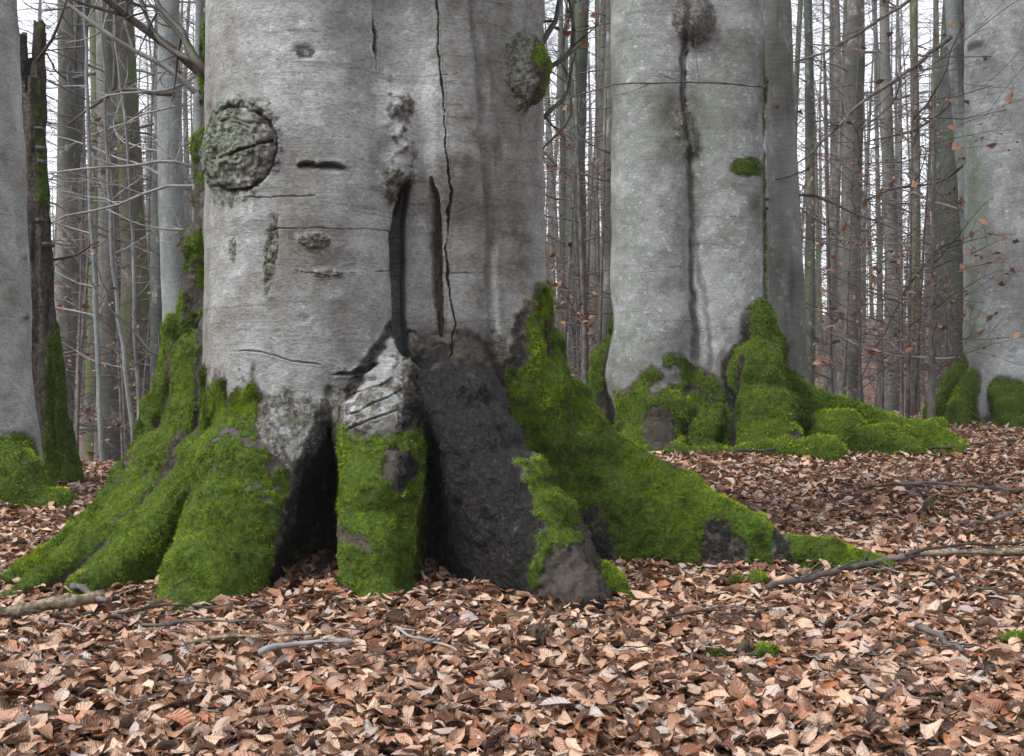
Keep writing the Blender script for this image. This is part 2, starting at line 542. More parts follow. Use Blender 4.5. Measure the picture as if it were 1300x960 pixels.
def surface_nets(f, lo, hi, h):
    lo = np.asarray(lo, dtype=np.float32); hi = np.asarray(hi, dtype=np.float32)
    nb = np.ceil((hi - lo) / (8 * h)).astype(int)
    g = np.stack(np.meshgrid(*[np.arange(n) for n in nb], indexing='ij'), -1).reshape(-1, 3)
    dc = chunked(f, (lo + (g * 8 + 3.5) * h).astype(np.float32))
    act = np.abs(dc) < 8 * h * 0.98
    D = np.empty((len(g), 512), dtype=np.float32)
    D[:] = np.sign(dc)[:, None]
    off = np.stack(np.meshgrid(*[np.arange(8)] * 3, indexing='ij'), -1).reshape(-1, 3)
    ga = g[act]
    vals = np.empty((len(ga), 512), dtype=np.float32)
    for i in range(0, len(ga), 300):
        pp = (lo + ((ga[i:i + 300] * 8)[:, None, :] + off[None]) * h).reshape(-1, 3).astype(np.float32)
        vals[i:i + 300] = f(pp).reshape(-1, 512)
    D[act] = vals
    D = D.reshape(*nb, 8, 8, 8).transpose(0, 3, 1, 4, 2, 5).reshape(*(nb * 8))
    ins = D < 0
    c = np.zeros(np.array(D.shape) - 1, dtype=np.uint8)
    sl = (slice(None, -1), slice(1, None))
    for a in (0, 1):
        for b in (0, 1):
            for e in (0, 1):
                c += ins[sl[a], sl[b], sl[e]]
    idx = np.argwhere((c > 0) & (c < 8))
    vid = np.full(c.shape, -1, dtype=np.int32)
    vid[idx[:, 0], idx[:, 1], idx[:, 2]] = np.arange(len(idx))
    cor = [(a, b, e) for a in (0, 1) for b in (0, 1) for e in (0, 1)]
    acc = np.zeros((len(idx), 3), dtype=np.float32)
    cnt = np.zeros(len(idx), dtype=np.float32)
    for A in cor:
        for ax in range(3):
            if A[ax] == 0:
                B = list(A); B[ax] = 1
                da = D[idx[:, 0] + A[0], idx[:, 1] + A[1], idx[:, 2] + A[2]]
                db = D[idx[:, 0] + B[0], idx[:, 1] + B[1], idx[:, 2] + B[2]]
                m = (da < 0) != (db < 0)
                t = np.where(m, da / np.where(m, da - db, 1), 0)
                pos = np.tile(np.array(A, dtype=np.float32), (len(idx), 1))
                pos[:, ax] = t
                acc[m] += pos[m]
                cnt[m] += 1
    v = lo + (idx + acc / np.maximum(cnt, 1)[:, None]) * h
    quads = []
    for ax in range(3):
        s0 = [slice(1, -1)] * 3; s1 = [slice(1, -1)] * 3
        s0[ax] = slice(0, -1); s1[ax] = slice(1, None)
        df = ins[tuple(s0)] != ins[tuple(s1)]
        e = np.argwhere(df)
        o = np.array([1, 1, 1]); o[ax] = 0
        e = e + o
        ok = np.all(e < np.array(c.shape), axis=1)
        e = e[ok]
        u, w2 = [(1, 2), (2, 0), (0, 1)][ax]
        def cell(du, dw):
            q = e.copy(); q[:, u] += du; q[:, w2] += dw
            return vid[q[:, 0], q[:, 1], q[:, 2]]
        Q = np.stack([cell(-1, -1), cell(0, -1), cell(0, 0), cell(-1, 0)], 1)
        inn = ins[e[:, 0], e[:, 1], e[:, 2]]
        Q[~inn] = Q[~inn][:, ::-1]
        quads.append(Q[(Q >= 0).all(1)])
    return v.astype(np.float32), np.concatenate(quads)

def gradient(f, v, e=0.006):
    n = np.zeros_like(v)
    for k in ((1, -1, -1), (-1, -1, 1), (-1, 1, -1), (1, 1, 1)):
        kk = np.array(k, dtype=np.float32)
        n += kk[None] * chunked(f, (v + kk * e).astype(np.float32))[:, None]
    return n / (np.linalg.norm(n, axis=1)[:, None] + 1e-9)

def vert_normals(v, q):
    fn = np.cross(v[q[:, 2]] - v[q[:, 0]], v[q[:, 3]] - v[q[:, 1]])
    n = np.zeros_like(v)
    for k in range(4):
        for a in range(3):
            n[:, a] += np.bincount(q[:, k], fn[:, a], minlength=len(v))
    return n / (np.linalg.norm(n, axis=1)[:, None] + 1e-9)

def tufts(v, n, q, moss, count, length, width, seed, keep):
    """moss fuzz: small blades rooted in the mossy faces"""
    g = np.random.default_rng(seed)
    fm = moss[q].mean(1)
    fn = n[q].mean(1)
    area = 0.5 * np.linalg.norm(np.cross(v[q[:, 2]] - v[q[:, 0]], v[q[:, 3]] - v[q[:, 1]]), axis=1)
    wgt = area * np.clip((fm - 0.12) / 0.6, 0, 1) * keep(v[q].mean(1), fn)
    tot = wgt.sum()
    if tot <= 1e-6:
        return None
    f = g.choice(len(q), size=count, p=wgt / tot)
    a, b = g.random((2, count))
    Q = q[f]
    p = ((1 - a) * (1 - b))[:, None] * v[Q[:, 0]] + (a * (1 - b))[:, None] * v[Q[:, 1]] + (a * b)[:, None] * v[Q[:, 2]] + ((1 - a) * b)[:, None] * v[Q[:, 3]]
    nn = fn[f]
    nn /= np.linalg.norm(nn, axis=1)[:, None] + 1e-9
    lean = fbm(p, 9.0, 2, seed)[:, None] * np.array([0.7, 0.0, 0.0]) + np.array([0, 0, -0.15])
    d = nn * 0.85 + g.normal(size=(count, 3)) * 0.42 + lean
    d /= np.linalg.norm(d, axis=1)[:, None]
    side = np.cross(d, g.normal(size=(count, 3)))
    side /= np.linalg.norm(side, axis=1)[:, None]
    clump = 0.45 + 0.75 * ss(-0.4, 0.7, fbm(p, 30.0, 2, seed + 5))
    L = length * g.uniform(0.5, 1.25, count) * clump
    wd = width * g.uniform(0.7, 1.3, count)
    base = p - nn * 0.002
    tip = base + d * L[:, None]
    vv = np.stack([base - side * wd[:, None], base + side * wd[:, None], tip], 1).reshape(-1, 3)
    rnd = np.clip(0.44 + 0.48 * fbm(p, 4.0, 3, seed + 9) + 0.42 * fbm(p, 24.0, 3, seed + 2) + g.normal(size=count) * 0.16 + 0.26 * nn[:, 2], 0, 1)  # up-facing blades get lighter greens: light from above painted into the moss colour
    return vv, np.arange(3 * count).reshape(-1, 3), np.repeat(rnd, 3)

def sharpen(A, v):
    under = np.maximum(ss(0.02, 0.35, A['moss']), ss(0.05, 0.4, A['wet']))
    A['wood'] = np.maximum(A['wood'], 0.82 * under).astype(np.float32)
    n1 = fbm(v, 26, 3, 41)
    n2 = fbm(v, 60, 2, 43)
    j = 0.32 * n1 + 0.22 * n2
    for k in ('moss', 'wet', 'rough'):
        A[k] = (ss(0.28, 0.74 if k == 'moss' else 0.62, A[k] + j) * ss(0.03, 0.18, A[k])).astype(np.float32)
    A['wet'] *= 1 - A['moss']
    A['lichen'] = np.clip(A['lichen'] * (1 + 0.8 * n1), 0, 1)

def refine(v, n, q, A, fsel, K, fn):
    """cut the chosen quads into K x K and carve fine detail into them"""
    Q = q[fsel]
    t = np.linspace(0, 1, K + 1, dtype=np.float32)
    a, b = [m.ravel() for m in np.meshgrid(t, t, indexing='ij')]
    w4 = np.stack([(1 - a) * (1 - b), a * (1 - b), a * b, (1 - a) * b], 1)
    def interp(arr):
        return np.einsum('kc,fc...->fk...', w4, arr[Q]).reshape(-1, *arr.shape[1:])
    P = interp(v)
    key = np.round(P * 8000).astype(np.int64)
    key = (key[:, 0] + 40000) * 10 ** 11 + (key[:, 1] + 40000) * 10 ** 6 + (key[:, 2] + 40000)
    _, first, inv = np.unique(key, return_index=True, return_inverse=True)
    P = P[first]
    N = interp(n)[first]
    N /= np.linalg.norm(N, axis=1)[:, None] + 1e-9
    AA = {k: interp(x)[first] for k, x in A.items()}
    g = np.arange(K)[:, None] * (K + 1) + np.arange(K)[None]
    loc = np.stack([g, g + K + 1, g + K + 2, g + 1], -1).reshape(-1, 4)
    q2 = inv[(np.arange(len(Q))[:, None, None] * (K + 1) ** 2 + loc[None]).reshape(-1, 4)]
    d = fn(P, N, AA)
    P2 = P + N * d[:, None]
    N2 = vert_normals(P2, q2)
    wgt = ss(0.0, 0.0008, np.abs(d))[:, None]
    N2 = N2 * wgt + N * (1 - wgt)
    return P2.astype(np.float32), N2, q2, AA, np.repeat(np.nonzero(fsel)[0], K * K)

def realise(T, root, lo, hi, h, masks, mat, nmoss, mlen, mwid, keep, seed=1, detail=None, K=4):
    """mesh the tree, displace it, split it into its parts and dress it with moss"""
    v, q = surface_nets(T, lo, hi, h)
    n = gradient(T, v)
    names = None
    parts_d = []
    for i in range(0, len(v), 150000):
        dd, cs = T(v[i:i + 150000], True)
        names = [c[0] for c in cs]
        parts_d.append(np.stack([c[1] for c in cs], 1))
    CD = np.concatenate(parts_d)
    A = masks(v, n, names, CD)
    disp = A.pop('disp')
    sharpen(A, v)
    v = v + n * disp[:, None]
    n = vert_normals(v, q)
    own = CD.argmin(1)
    fo = own[q[:, 0]]
    mossy = A['moss']
    mtot = max(1, (mossy[q].mean(1) > 0.45).sum())
    V, N_, Q_, AA, FO = v, n, q, A, fo
    if detail:
        sel, fn = detail
        fs = sel(v[q].mean(1), n[q].mean(1))
        v2, n2, q2, A2, src = refine(v, n, q, A, fs, K, fn)
        V = np.concatenate([v, v2]); N_ = np.concatenate([n, n2])
        Q_ = np.concatenate([q[~fs], q2 + len(v)])
        FO = np.concatenate([fo[~fs], fo[src]])
        AA = {k: np.concatenate([A[k], A2[k]]) for k in A}
    lab = {}
    for i, nm in enumerate(names):
        lab.setdefault(nm, []).append(i)
    for nm, ids in lab.items():
        fsel = np.isin(FO, ids)
        if not fsel.any():
            continue
        used, inv = np.unique(Q_[fsel], return_inverse=True)
        me = mesh_np(nm.split(':')[0], V[used], inv.reshape(-1, 4), attrs={k: a[used] for k, a in AA.items()})
        cn = me.attributes.new('custom_normal', 'FLOAT_VECTOR', 'POINT')
        cn.data.foreach_set('vector', np.ascontiguousarray(N_[used], dtype=np.float32).ravel())
        o = link(nm.split(':')[0], me, mat, root)
        cs = np.isin(fo, ids)
        share = int(nmoss * (mossy[q[cs]].mean(1) > 0.45).sum() / mtot)
        if share > 300:
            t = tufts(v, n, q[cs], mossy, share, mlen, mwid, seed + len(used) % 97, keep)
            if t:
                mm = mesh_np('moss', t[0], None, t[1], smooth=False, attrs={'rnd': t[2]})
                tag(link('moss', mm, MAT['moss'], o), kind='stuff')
    return v, n

def base_attrs(N):
    return {k: np.zeros(N, dtype=np.float32) for k in ('moss', 'wet', 'rough', 'lichen', 'wood', 'dark', 'disp')}

def blob2(x, z, cx, cz, rx, rz, ang=0.0):
    ca, sa = cos(ang), sin(ang)
    u = ((x - cx) * ca + (z - cz) * sa) / rx
    w2 = (-(x - cx) * sa + (z - cz) * ca) / rz
    return np.sqrt(u * u + w2 * w2)

# ------------------------------------------------------------------ ground
def build_ground():
    ys = np.concatenate([np.linspace(-60, 1.5, 24)[:-1], np.linspace(1.5, 16, 110), np.linspace(16.3, 45, 44), np.linspace(46, 170, 44)])
    xs0 = np.linspace(-1, 1, 141)
    xs = np.sign(xs0) * (np.abs(xs0) * 8 + np.abs(xs0) ** 4 * 112)
    X, Y = np.meshgrid(xs, ys, indexing='ij')
    Z = ground_z(X, Y)
    v = np.stack([X, Y, Z], -1).reshape(-1, 3)
    nx, ny = X.shape
    i = np.arange(nx - 1)[:, None] * ny + np.arange(ny - 1)[None]
    q = np.stack([i, i + ny, i + ny + 1, i + 1], -1).reshape(-1, 4)
    M = NT('forest floor')
    P = M.coord()
    cell = M.n('ShaderNodeTexVoronoi', feature='F1')
    wv = M.n('ShaderNodeVectorMath', operation='ADD')
    nz = M.n('ShaderNodeTexNoise')
    M.l(P, nz.inputs['Vector']); nz.inputs['Scale'].default_value = 30
    M.l(P, wv.inputs[0])
    sc = M.n('ShaderNodeVectorMath', operation='SCALE'); sc.inputs['Scale'].default_value = 0.04
    M.l(nz.outputs['Color'], sc.inputs[0]); M.l(sc.outputs[0], wv.inputs[1])
    M.l(wv.outputs[0], cell.inputs['Vector']); cell.inputs['Scale'].default_value = 16
    sep = M.n('ShaderNodeSeparateColor'); M.l(cell.outputs['Color'], sep.inputs[0])
    c = M.ramp(sep.outputs[0], LEAF_STOPS)
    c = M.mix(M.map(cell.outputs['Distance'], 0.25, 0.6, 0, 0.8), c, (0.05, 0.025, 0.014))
    m = M.fin(c, 0.7, M.bump(cell.outputs['Distance'], 0.8, 0.03), 0.3)
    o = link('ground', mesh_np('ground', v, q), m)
    tag(o, 'forest floor of brown beech leaves', kind='structure')
build_ground()

# ------------------------------------------------------------------ the great beech
T1 = Tree()
T1.lobes = [(-0.83, 4.77, 0.395, 0.0), (-0.28, lambda z: 4.81 + 0.095 * ss(1.62, 1.35, z), 0.245, 0.0), (-0.10, lambda z: 4.86 + 0.05 * ss(1.62, 1.35, z), 0.17, 0.0, 0.03),
            (-0.01, 4.95, 0.145, 0.0, 0.03), (-0.45, 5.24, 0.50, 0.0, 0.12), (-0.95, 5.04, 0.33, 0.0, 0.15)]
T1.kl = lambda z: 0.018 + 0.13 * ss(1.5, 1.8, z)
T1.foot = 0.03
T1.wamp = 0.009
T1.kr, T1.flare = 0.03, 0.05
T1.roots = [
    ('root:1', [(-1.24, 5.06, 3.4, .085), (-1.28, 5.0, 1.8, .065), (-1.335, 4.98, 1.38, .055), (-1.40, 4.95, 1.0, .052), (-1.48, 4.89, .67, .052), (-1.57, 4.80, .40, .052), (-1.68, 4.66, .19, .05), (-1.82, 4.48, .05, .045), (-1.98, 4.32, -.05, .035)]),
    ('root:2', [(-1.17, 4.93, 1.12, .06), (-1.28, 4.84, .76, .055), (-1.39, 4.70, .44, .058), (-1.54, 4.47, .18, .058), (-1.69, 4.27, .05, .05), (-1.82, 4.14, -.05, .035)]),
    ('root:3', [(-1.14, 4.78, .78, .05), (-1.23, 4.6, .47, .05), (-1.34, 4.39, .22, .054), (-1.46, 4.19, .07, .054), (-1.56, 4.07, -.04, .04)]),
    ('root:2', [(-1.16, 4.96, 1.45, .10), (-1.29, 4.90, .92, .11), (-1.42, 4.78, .52, .12), (-1.57, 4.58, .22, .105), (-1.72, 4.38, .04, .07)], 0.1, .05),
    ('root:3', [(-1.12, 4.86, .85, .10), (-1.25, 4.70, .50, .105), (-1.40, 4.48, .23, .095), (-1.53, 4.27, .05, .07)], 0.1, .05),
    ('root:4', [(-.92, 4.72, .95, .28), (-.96, 4.5, .62, .24), (-.99, 4.32, .40, .205), (-1.04, 4.14, .20, .18), (-1.07, 4.0, .06, .15)], 0.12, .06),
    ('root:5', [(-.50, 4.60, .95, .16), (-.49, 4.40, .70, .148), (-.478, 4.25, .48, .135), (-.468, 4.15, .26, .118), (-.465, 4.08, .06, .10)], 0.0, .06),
    ('root:6', [(-.24, 4.70, .95, .16), (-.20, 4.55, .80, .165), (-.11, 4.42, .64, .16), (0.0, 4.31, .49, .15), (.10, 4.20, .35, .135), (.18, 4.10, .22, .12), (.225, 4.03, .11, .105)], -0.9, .05),
    ('root:7', [(.08, 4.27, .40, .065), (.22, 4.2, .21, .055), (.36, 4.12, .06, .045), (.44, 4.07, -.04, .035)], 0.0),
    ('root:8', [(-.02, 4.95, 1.4, .10), (.08, 5.0, 1.13, .075), (.14, 5.03, .95, .085), (.25, 5.06, .72, .095), (.47, 5.07, .47, .105), (.72, 5.02, .33, .10), (.98, 4.88, .17, .095), (1.1, 4.83, .07, .06), (1.3, 4.74, .09, .07), (1.46, 4.67, .035, .05), (1.58, 4.61, -.04, .04)], 0.3, .06),
    ('root:8', [(.06, 4.88, 1.04, .10), (.13, 4.90, .80, .11), (.25, 4.95, .54, .12), (.42, 4.98, .33, .12), (.64, 4.98, .20, .11)], 0.15, .10),
    ('root:9', [(-.5, 5.5, .9, .2), (-.7, 5.85, .35, .15), (-.9, 6.2, .0, .1)]),
    ('root:10', [(0.0, 5.3, .9, .18), (.3, 5.6, .35, .14), (.6, 5.9, -.02, .09)]),
]
T1.blobs = [
    ('burl:1', lambda p: ellipsoid(p, (-1.04, 4.445, 1.60), (.17, .055, .17), radians(-28)), 0.05),
    ('burl:2', lambda p: ellipsoid(p, (0.06, 4.74, 1.97), (.075, .075, .14)), 0.05),
]
for (px, py, Yb, r) in [(487, 118, 4.58, .05), (500, 140, 4.575, .055), (492, 160, 4.58, .05), (508, 172, 4.58, .045), (515, 195, 4.585, .04), (502, 205, 4.59, .035), (520, 213, 4.60, .03), (493, 225, 4.55, .035)]:
    c0 = W(px, py, Yb)
    T1.blobs.append(('burl:3', (lambda c, rr: (lambda p: ellipsoid(p, c, (rr * 1.15, rr, rr * 1.35))))(c0 + np.array([0, 0.012, 0]), r), 0.05))
def fold_cut(p):
    z = p[:, 2]
    xs = np.interp(z, [0.66, 0.74, 0.98, 1.29, 1.40, 1.50, 1.56], [-.395, -.40, -.425, -.435, -.42, -.395, -.38])
    bx, by = -0.055, 0.26
    ex, ey = p[:, 0] - xs, p[:, 1] - 4.56
    t = np.clip((ex * bx + ey * by) / (bx * bx + by * by), 0, 1)
    r = np.interp(z, [0.6, 0.72, 1.0, 1.3, 1.42, 1.5, 1.56], [-.03, .026, .028, .036, .028, .012, -.03])
    return np.hypot(ex - t * bx, ey - t * by) - r

def hollow_cut(p):
    z = p[:, 2]
    t = np.clip((z + 0.05) / 0.60, 0, 1)
    hw = 0.115 * (1 - t) ** 0.75 + 0.004 + 0.012 * np.sin(z * 23)
    xc = -0.745 + 0.055 * t
    d = np.abs(p[:, 0] - xc) - hw
    return np.maximum(np.maximum(d, np.abs(p[:, 1] - 4.42) - 0.5), (z - 0.56) * 0.7)

T1.cuts = [
    (fold_cut, 0.015),
    (hollow_cut, 0.03),                 # the hollow between the roots
    (lambda p: ellipsoid(p, (-0.305, 4.40, 0.0), (.055, .30, .42)), 0.04),                    # dark clefts beside the wet root
    (lambda p: ellipsoid(p, (0.12, 4.64, 0.32), (.13, .17, .50)), 0.035),
    (lambda p: capsule(p, W(414, 490, 4.42), W(428, 580, 4.32), .012, .03), 0.02),
]

def masks1(v, n, names, CD):
    N = len(v)
    A = base_attrs(N)
    x, y, z = v[:, 0], v[:, 1], v[:, 2]
    g = {}
    for i, nm in enumerate(names):
        g[nm] = np.minimum(g[nm], CD[:, i]) if nm in g else CD[:, i]
    tr = g['trunk']
    f1 = fbm(v, 5, 4, 11)
    f2 = fbm(v, 14, 4, 23)
    f3 = fbm(v, 40, 3, 31)
    front = ss(-0.05, -0.35, n[:, 1])
    def over(nm, m=0.03, wd=0.05):          # how much this root owns the surface
        others = np.min(np.stack([g[k] for k in g if k != nm], 1), 1)
        return ss(-wd, wd, others - g[nm] + m)
    moss = np.zeros(N, dtype=np.float32)
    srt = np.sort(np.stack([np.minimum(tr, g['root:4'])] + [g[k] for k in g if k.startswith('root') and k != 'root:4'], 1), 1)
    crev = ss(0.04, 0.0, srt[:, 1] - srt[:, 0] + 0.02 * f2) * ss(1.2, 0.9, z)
    # left buttresses: moss on the backs of the roots, bare dark bark between
    for nm in ('root:1', 'root:2', 'root:3'):
        o = over(nm, 0.02)
        crest = ss(-0.5, 0.35, n[:, 2] * 0.9 - n[:, 0] * 0.75 + 0.25 * f1 + 0.10)
        m = o * crest * ss(-0.45, 0.10, f1 * 0.55 + f2 * 0.55 + 0.24 + 0.2 * crest - 0.55 * ss(0.7, 1.5, z))
        moss = np.maximum(moss, m)
        A['rough'] = np.maximum(A['rough'], o * (0.75 + 0.25 * f2))
        A['lichen'] = np.maximum(A['lichen'], o * ss(0.1, 0.5, f1) * 0.3)
        A['wood'] = np.maximum(A['wood'], o * 0.8)
    # big front-left foot
    o = ss(-0.10, 0.03, tr - g['root:4'] + 0.02)
    zb = 0.68 + 0.11 * f1 + 0.09 * fbm(v, (16, 16, 2.0), 3, 141) - 0.42 * ss(-0.98, -0.72, x)
    foot = ss(0.10, -0.06, z - zb + 0.10 * f2)
    foot = foot * ss(-0.55, 0.05, 0.5 * f1 + 0.6 * f2 + 0.55 - 0.5 * ss(0.3, 0.65, z) - 0.25 * ss(-0.95, -0.75, x))
    moss = np.maximum(moss, foot * ss(0.5, 0.2, np.maximum(0, z - 0.62)) * (x < -0.6) * (y < 4.9) * ss(-1.3, -1.15, -np.abs(x + 0.95) - 0.75))
    A['wood'] = np.maximum(A['wood'], 0.8 * ss(0.08, -0.04, z - zb + 0.10 * f2) * (x < -0.6) * (y < 4.9))
    band = ss(0.82, 0.62, z + 0.10 * f1) * (x < -0.62) * (x > -1.35)
    A['rough'] = np.maximum(A['rough'], band * (0.5 + 0.4 * f2))
    A['lichen'] = np.maximum(A['lichen'], ss(0.75, 0.5, z) * (x < -0.62) * (0.35 + 0.4 * f1))
    # middle front root
    o5 = over('root:5', 0.03)
    m5 = o5 * ss(0.61, 0.53, z + 0.05 * f1) * ss(0.1, 0.35, 1.0 - 0.9 * ss(1.3, 0.6, blob2(x, z, -0.40, 0.42, 0.045, 0.12, 0.25) + 0.55 * f2) - 0.7 * ss(-0.36, -0.30, x) + 0.3 * f2)
    gap = ss(0.05, 0.0, np.abs(z - 0.17 + 0.05 * f1 + 0.25 * (x + 0.46))) * ss(-0.44, -0.52, x + 0.05 * f2) * 0.9
    m5 = m5 * (1 - gap)
    moss = np.maximum(moss * (1 - o5), m5)
    A['rough'] = np.maximum(A['rough'], o5 * ss(0.95, 0.75, z) * (0.42 + 0.35 * f2))
    # dark wet root
    o6 = over('root:6', 0.04)
    wetz = ss(0.92, 0.72, z + 0.12 * fbm(v, (9, 9, 2.5), 3, 77) + 0.5 * np.abs(x + 0.23))
    A['wet'] = np.maximum(o6 * ss(0.95, 0.7, z + 0.1 * f1), wetz * (x > -0.40) * (x < 0.02) * (y < 5.0))
    A['rough'] = np.maximum(A['rough'], ss(1.0, 0.85, z + 0.08 * f2) * (x > -0.42) * (x < -0.02) * 0.8)
    lb = np.interp(z, [0.0, 0.02, 0.22, 0.30, 0.42, 0.50], [0.06, 0.065, 0.10, 0.08, 0.03, 0.0])
    nose = blob2(x, z, 0.215, 0.045, 0.12, 0.145) + 0.16 * f2
    m6 = ss(-0.02, 0.025, x - lb + 0.035 * f2) * ss(0.50, 0.42, z + 0.03 * f1) * ss(0.92, 1.08, nose + 0.08 * f3) * np.maximum(o6, over('root:7', 0.03))
    m6 = np.maximum(m6, over('root:7', 0.02) * ss(0.9, 1.05, nose))
    moss = np.maximum(moss * (1 - o6), m6)
    nz = ss(1.08, 0.95, nose) * (y < 4.25)
    A['wet'] = A['wet'] * (1 - nz) * (1 - m6)
    A['wood'] = np.maximum(A['wood'], nz * 0.9)
    na = np.arctan2(z + 0.05, x - 0.215)
    nosecr = ss(0.35, 0.05, np.abs(np.sin(na * 7 + 2.5 * f2))) * nz
    A['lichen'] = np.maximum(A['lichen'], o6 * ss(0.2, 0.6, f1) * 0.5 * ss(0.5, 0.2, z))
    A['wet'] *= 1 - 0.22 * o6 * ss(0.25, 0.6, fbm(v, (10, 10, 6), 3, 121))
    A['wood'] = np.maximum(A['wood'], 0.85 * np.maximum(o6, o5 * ss(0.62, 0.5, z)))
    disp6 = o6 * 0.010 * (1 - 2 * np.abs(fbm(np.stack([x + 0.6 * z, y, z * 0.35], 1), 11, 3, 123)))
    # right buttress
    o8 = ss(-0.035, 0.03, np.minimum(tr, g['root:6']) - g['root:8'] + 0.02 * f1 + 0.012)
    line8 = np.interp(z, [0.3, 0.74, 0.95, 1.12, 1.2], [-0.06, -0.045, 0.03, 0.10, 0.2])
    o8 = np.maximum(o8, ss(-0.02, 0.02, x - line8 + 0.03 * f2) * (y < 5.2) * ss(1.16, 1.08, z) * (z > 0.35) * (g['root:6'] > 0.05))
    m8 = o8 * ss(-0.42, -0.02, f1 * 0.45 + f2 * 0.3 + 0.46 + 0.35 * n[:, 2] - 0.3 * ss(0.5, 0.1, z) * ss(0.6, 0.1, x))
    edge = xz(640, 480, 4.75)
    m8 = m8 * ss(-0.05, 0.04, x - np.interp(z, [0.3, 0.74, 0.95, 1.12, 1.2], [-0.06, -0.045, 0.03, 0.10, 0.2]) + 0.03 * f2)
    neck = ss(0.045, 0.02, np.abs(x - 1.09 + 0.02 * f2)) + ss(1.15, 0.85, blob2(x, z, 0.86, 0.04, 0.08, 0.12, 0.5) + 0.35 * f2)
    gapd = ss(0.10, 0.0, x - np.interp(z, [0.0, 0.3, 0.6, 0.9, 1.1], [0.42, 0.24, 0.09, 0.03, 0.0]) + 0.05 * f2)
    m8 = m8 * (1 - 0.8 * gapd * ss(-0.2, 0.4, f1 + 0.1))
    m8 = m8 * (1 - np.clip(neck, 0, 1))
    A['wood'] = np.maximum(A['wood'], np.clip(neck, 0, 1) * o8 * 0.9)
    A['wet'] *= 1 - np.clip(neck, 0, 1)
    moss = np.maximum(moss, m8)
    A['wet'] = np.maximum(A['wet'] * (1 - m8), o8 * (1 - m8) * np.maximum(0.6, gapd) * ss(1.0, 0.7, z))  # bare dark bark; the shade of the gap is painted in as wet too
    A['rough'] = np.maximum(A['rough'], o8 * 0.6)
    # back of the tree
    bk = ss(5.15, 5.4, y)
    moss = np.maximum(moss, bk * ss(0.75, 0.45, z + 0.2 * f1))
    # hollow: blackened inside through the wet weight
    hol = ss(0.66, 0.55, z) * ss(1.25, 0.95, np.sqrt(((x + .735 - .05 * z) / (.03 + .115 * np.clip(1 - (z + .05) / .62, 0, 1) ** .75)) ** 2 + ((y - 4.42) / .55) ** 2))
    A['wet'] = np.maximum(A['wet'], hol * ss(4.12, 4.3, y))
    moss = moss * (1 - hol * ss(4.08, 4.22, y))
    # burls and scars
    b1 = ss(0.03, -0.01, g['burl:1'])
    A['rough'] = np.maximum(A['rough'], b1 * 0.85)
    A['lichen'] = np.maximum(A['lichen'], b1 * ss(-0.92, -1.06, x + 0.05 * f1) * 1.0)
    ring = ss(0.12, 0.0, np.abs(blob2(x, z, -1.03, 1.60, .15, .165) - 1.0))
    r1 = ring * ss(0.06, 0.03, g['burl:1']) * front
    b2 = ss(0.04, -0.01, g['burl:2'])
    A['rough'] = np.maximum(A['rough'], b2)
    moss = np.maximum(moss, b2 * ss(0.07, 0.12, x + 0.02 * f2) * 0.9)
    A['lichen'] = np.maximum(A['lichen'], b2 * 0.6)
    b3 = ss(0.03, 0.0, g['burl:3'])
    A['rough'] = np.maximum(A['rough'], b3 * (0.62 + 0.45 * f2))
    disp = 0.0045 * f1 * (1 - 0.3 * moss) + 0.0016 * f2
    # gentle horizontal rolls of the bark where the bole swells
    roll = fbm(v, (1.2, 1.2, 9.0), 3, 51)
    disp += 0.0045 * roll * (tr < 0.04)
    disp += disp6 - 0.012 * r1
    for fpts, fw, fd in (([(596, -60), (607, 60), (614, 160), (620, 250), (623, 330), (628, 470)], .015, .024), ([(540, 40), (536, 130), (540, 240)], .03, .014)):
        fz = [xz(a, b, 4.64)[1] for a, b in fpts][::-1]
        fx = [xz(a, b, 4.64)[0] for a, b in fpts][::-1]
        e = (x - np.interp(z, fz, fx) + 0.012 * f1) / fw
        disp += front * fd * (0.45 * np.exp(-((e - 1.6) / 1.2) ** 2) - np.exp(-e * e)) * ss(0.7, 0.9, z)
    disp += nz * (0.008 * f3 + 0.006 * f2) - 0.007 * nosecr
    A['dark'] = np.maximum(A['dark'], 0.6 * nosecr)
    rid = 1 - np.abs(fbm(v, (13, 13, 20), 3, 61))
    disp += b3 * (0.018 * rid - 0.010)
    disp += b1 * (0.010 * (1 - np.abs(fbm(v, (11, 11, 26), 3, 65))) - 0.006 + 0.004 * f3)
    disp += b2 * 0.016 * fbm(v, (22, 22, 12), 3, 71)
    # folds over the middle root, cork plates above the dark root
    fold = np.sin((z + 0.25 * (x + 0.5) + 0.015 * f2) * 95)
    disp += o5 * ss(0.90, 0.78, z) * ss(0.56, 0.63, z) * (0.006 * fold + 0.004 * f2)
    for (px, py, rx, rz, ang, dep, ro, li) in [(345, 320, .026, .17, -0.12, -.006, .95, .5), (400, 306, .062, .032, 0, .010, .9, .1), (290, 315, .018, .06, 0, -.006, .7, .2),
                                               (387, 67, .045, .028, -0.1, -.008, .5, .0), (490, 230, .022, .07, -0.2, .014, .8, .0), (418, 347, .06, .018, 0, .007, .5, .1), (400, 405, .05, .03, 0, -.003, .3, 0)]:
        cx, cz = xz(px, py, 4.40)
        b = ss(1.1, 0.7, blob2(x, z, cx, cz, rx, rz, ang) + 0.15 * f2) * front
        disp += dep * b + 0.006 * b * f3
        A['rough'] = np.maximum(A['rough'], b * ro)
        A['lichen'] = np.maximum(A['lichen'], b * li)
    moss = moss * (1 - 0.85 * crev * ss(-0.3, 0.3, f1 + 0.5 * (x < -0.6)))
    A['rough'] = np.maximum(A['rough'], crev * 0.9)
    A['wet'] = np.maximum(A['wet'], crev * 0.55 * (1 - moss))  # not damp: shade between the roots, painted through the wet weight
    A['moss'] = moss.astype(np.float32)
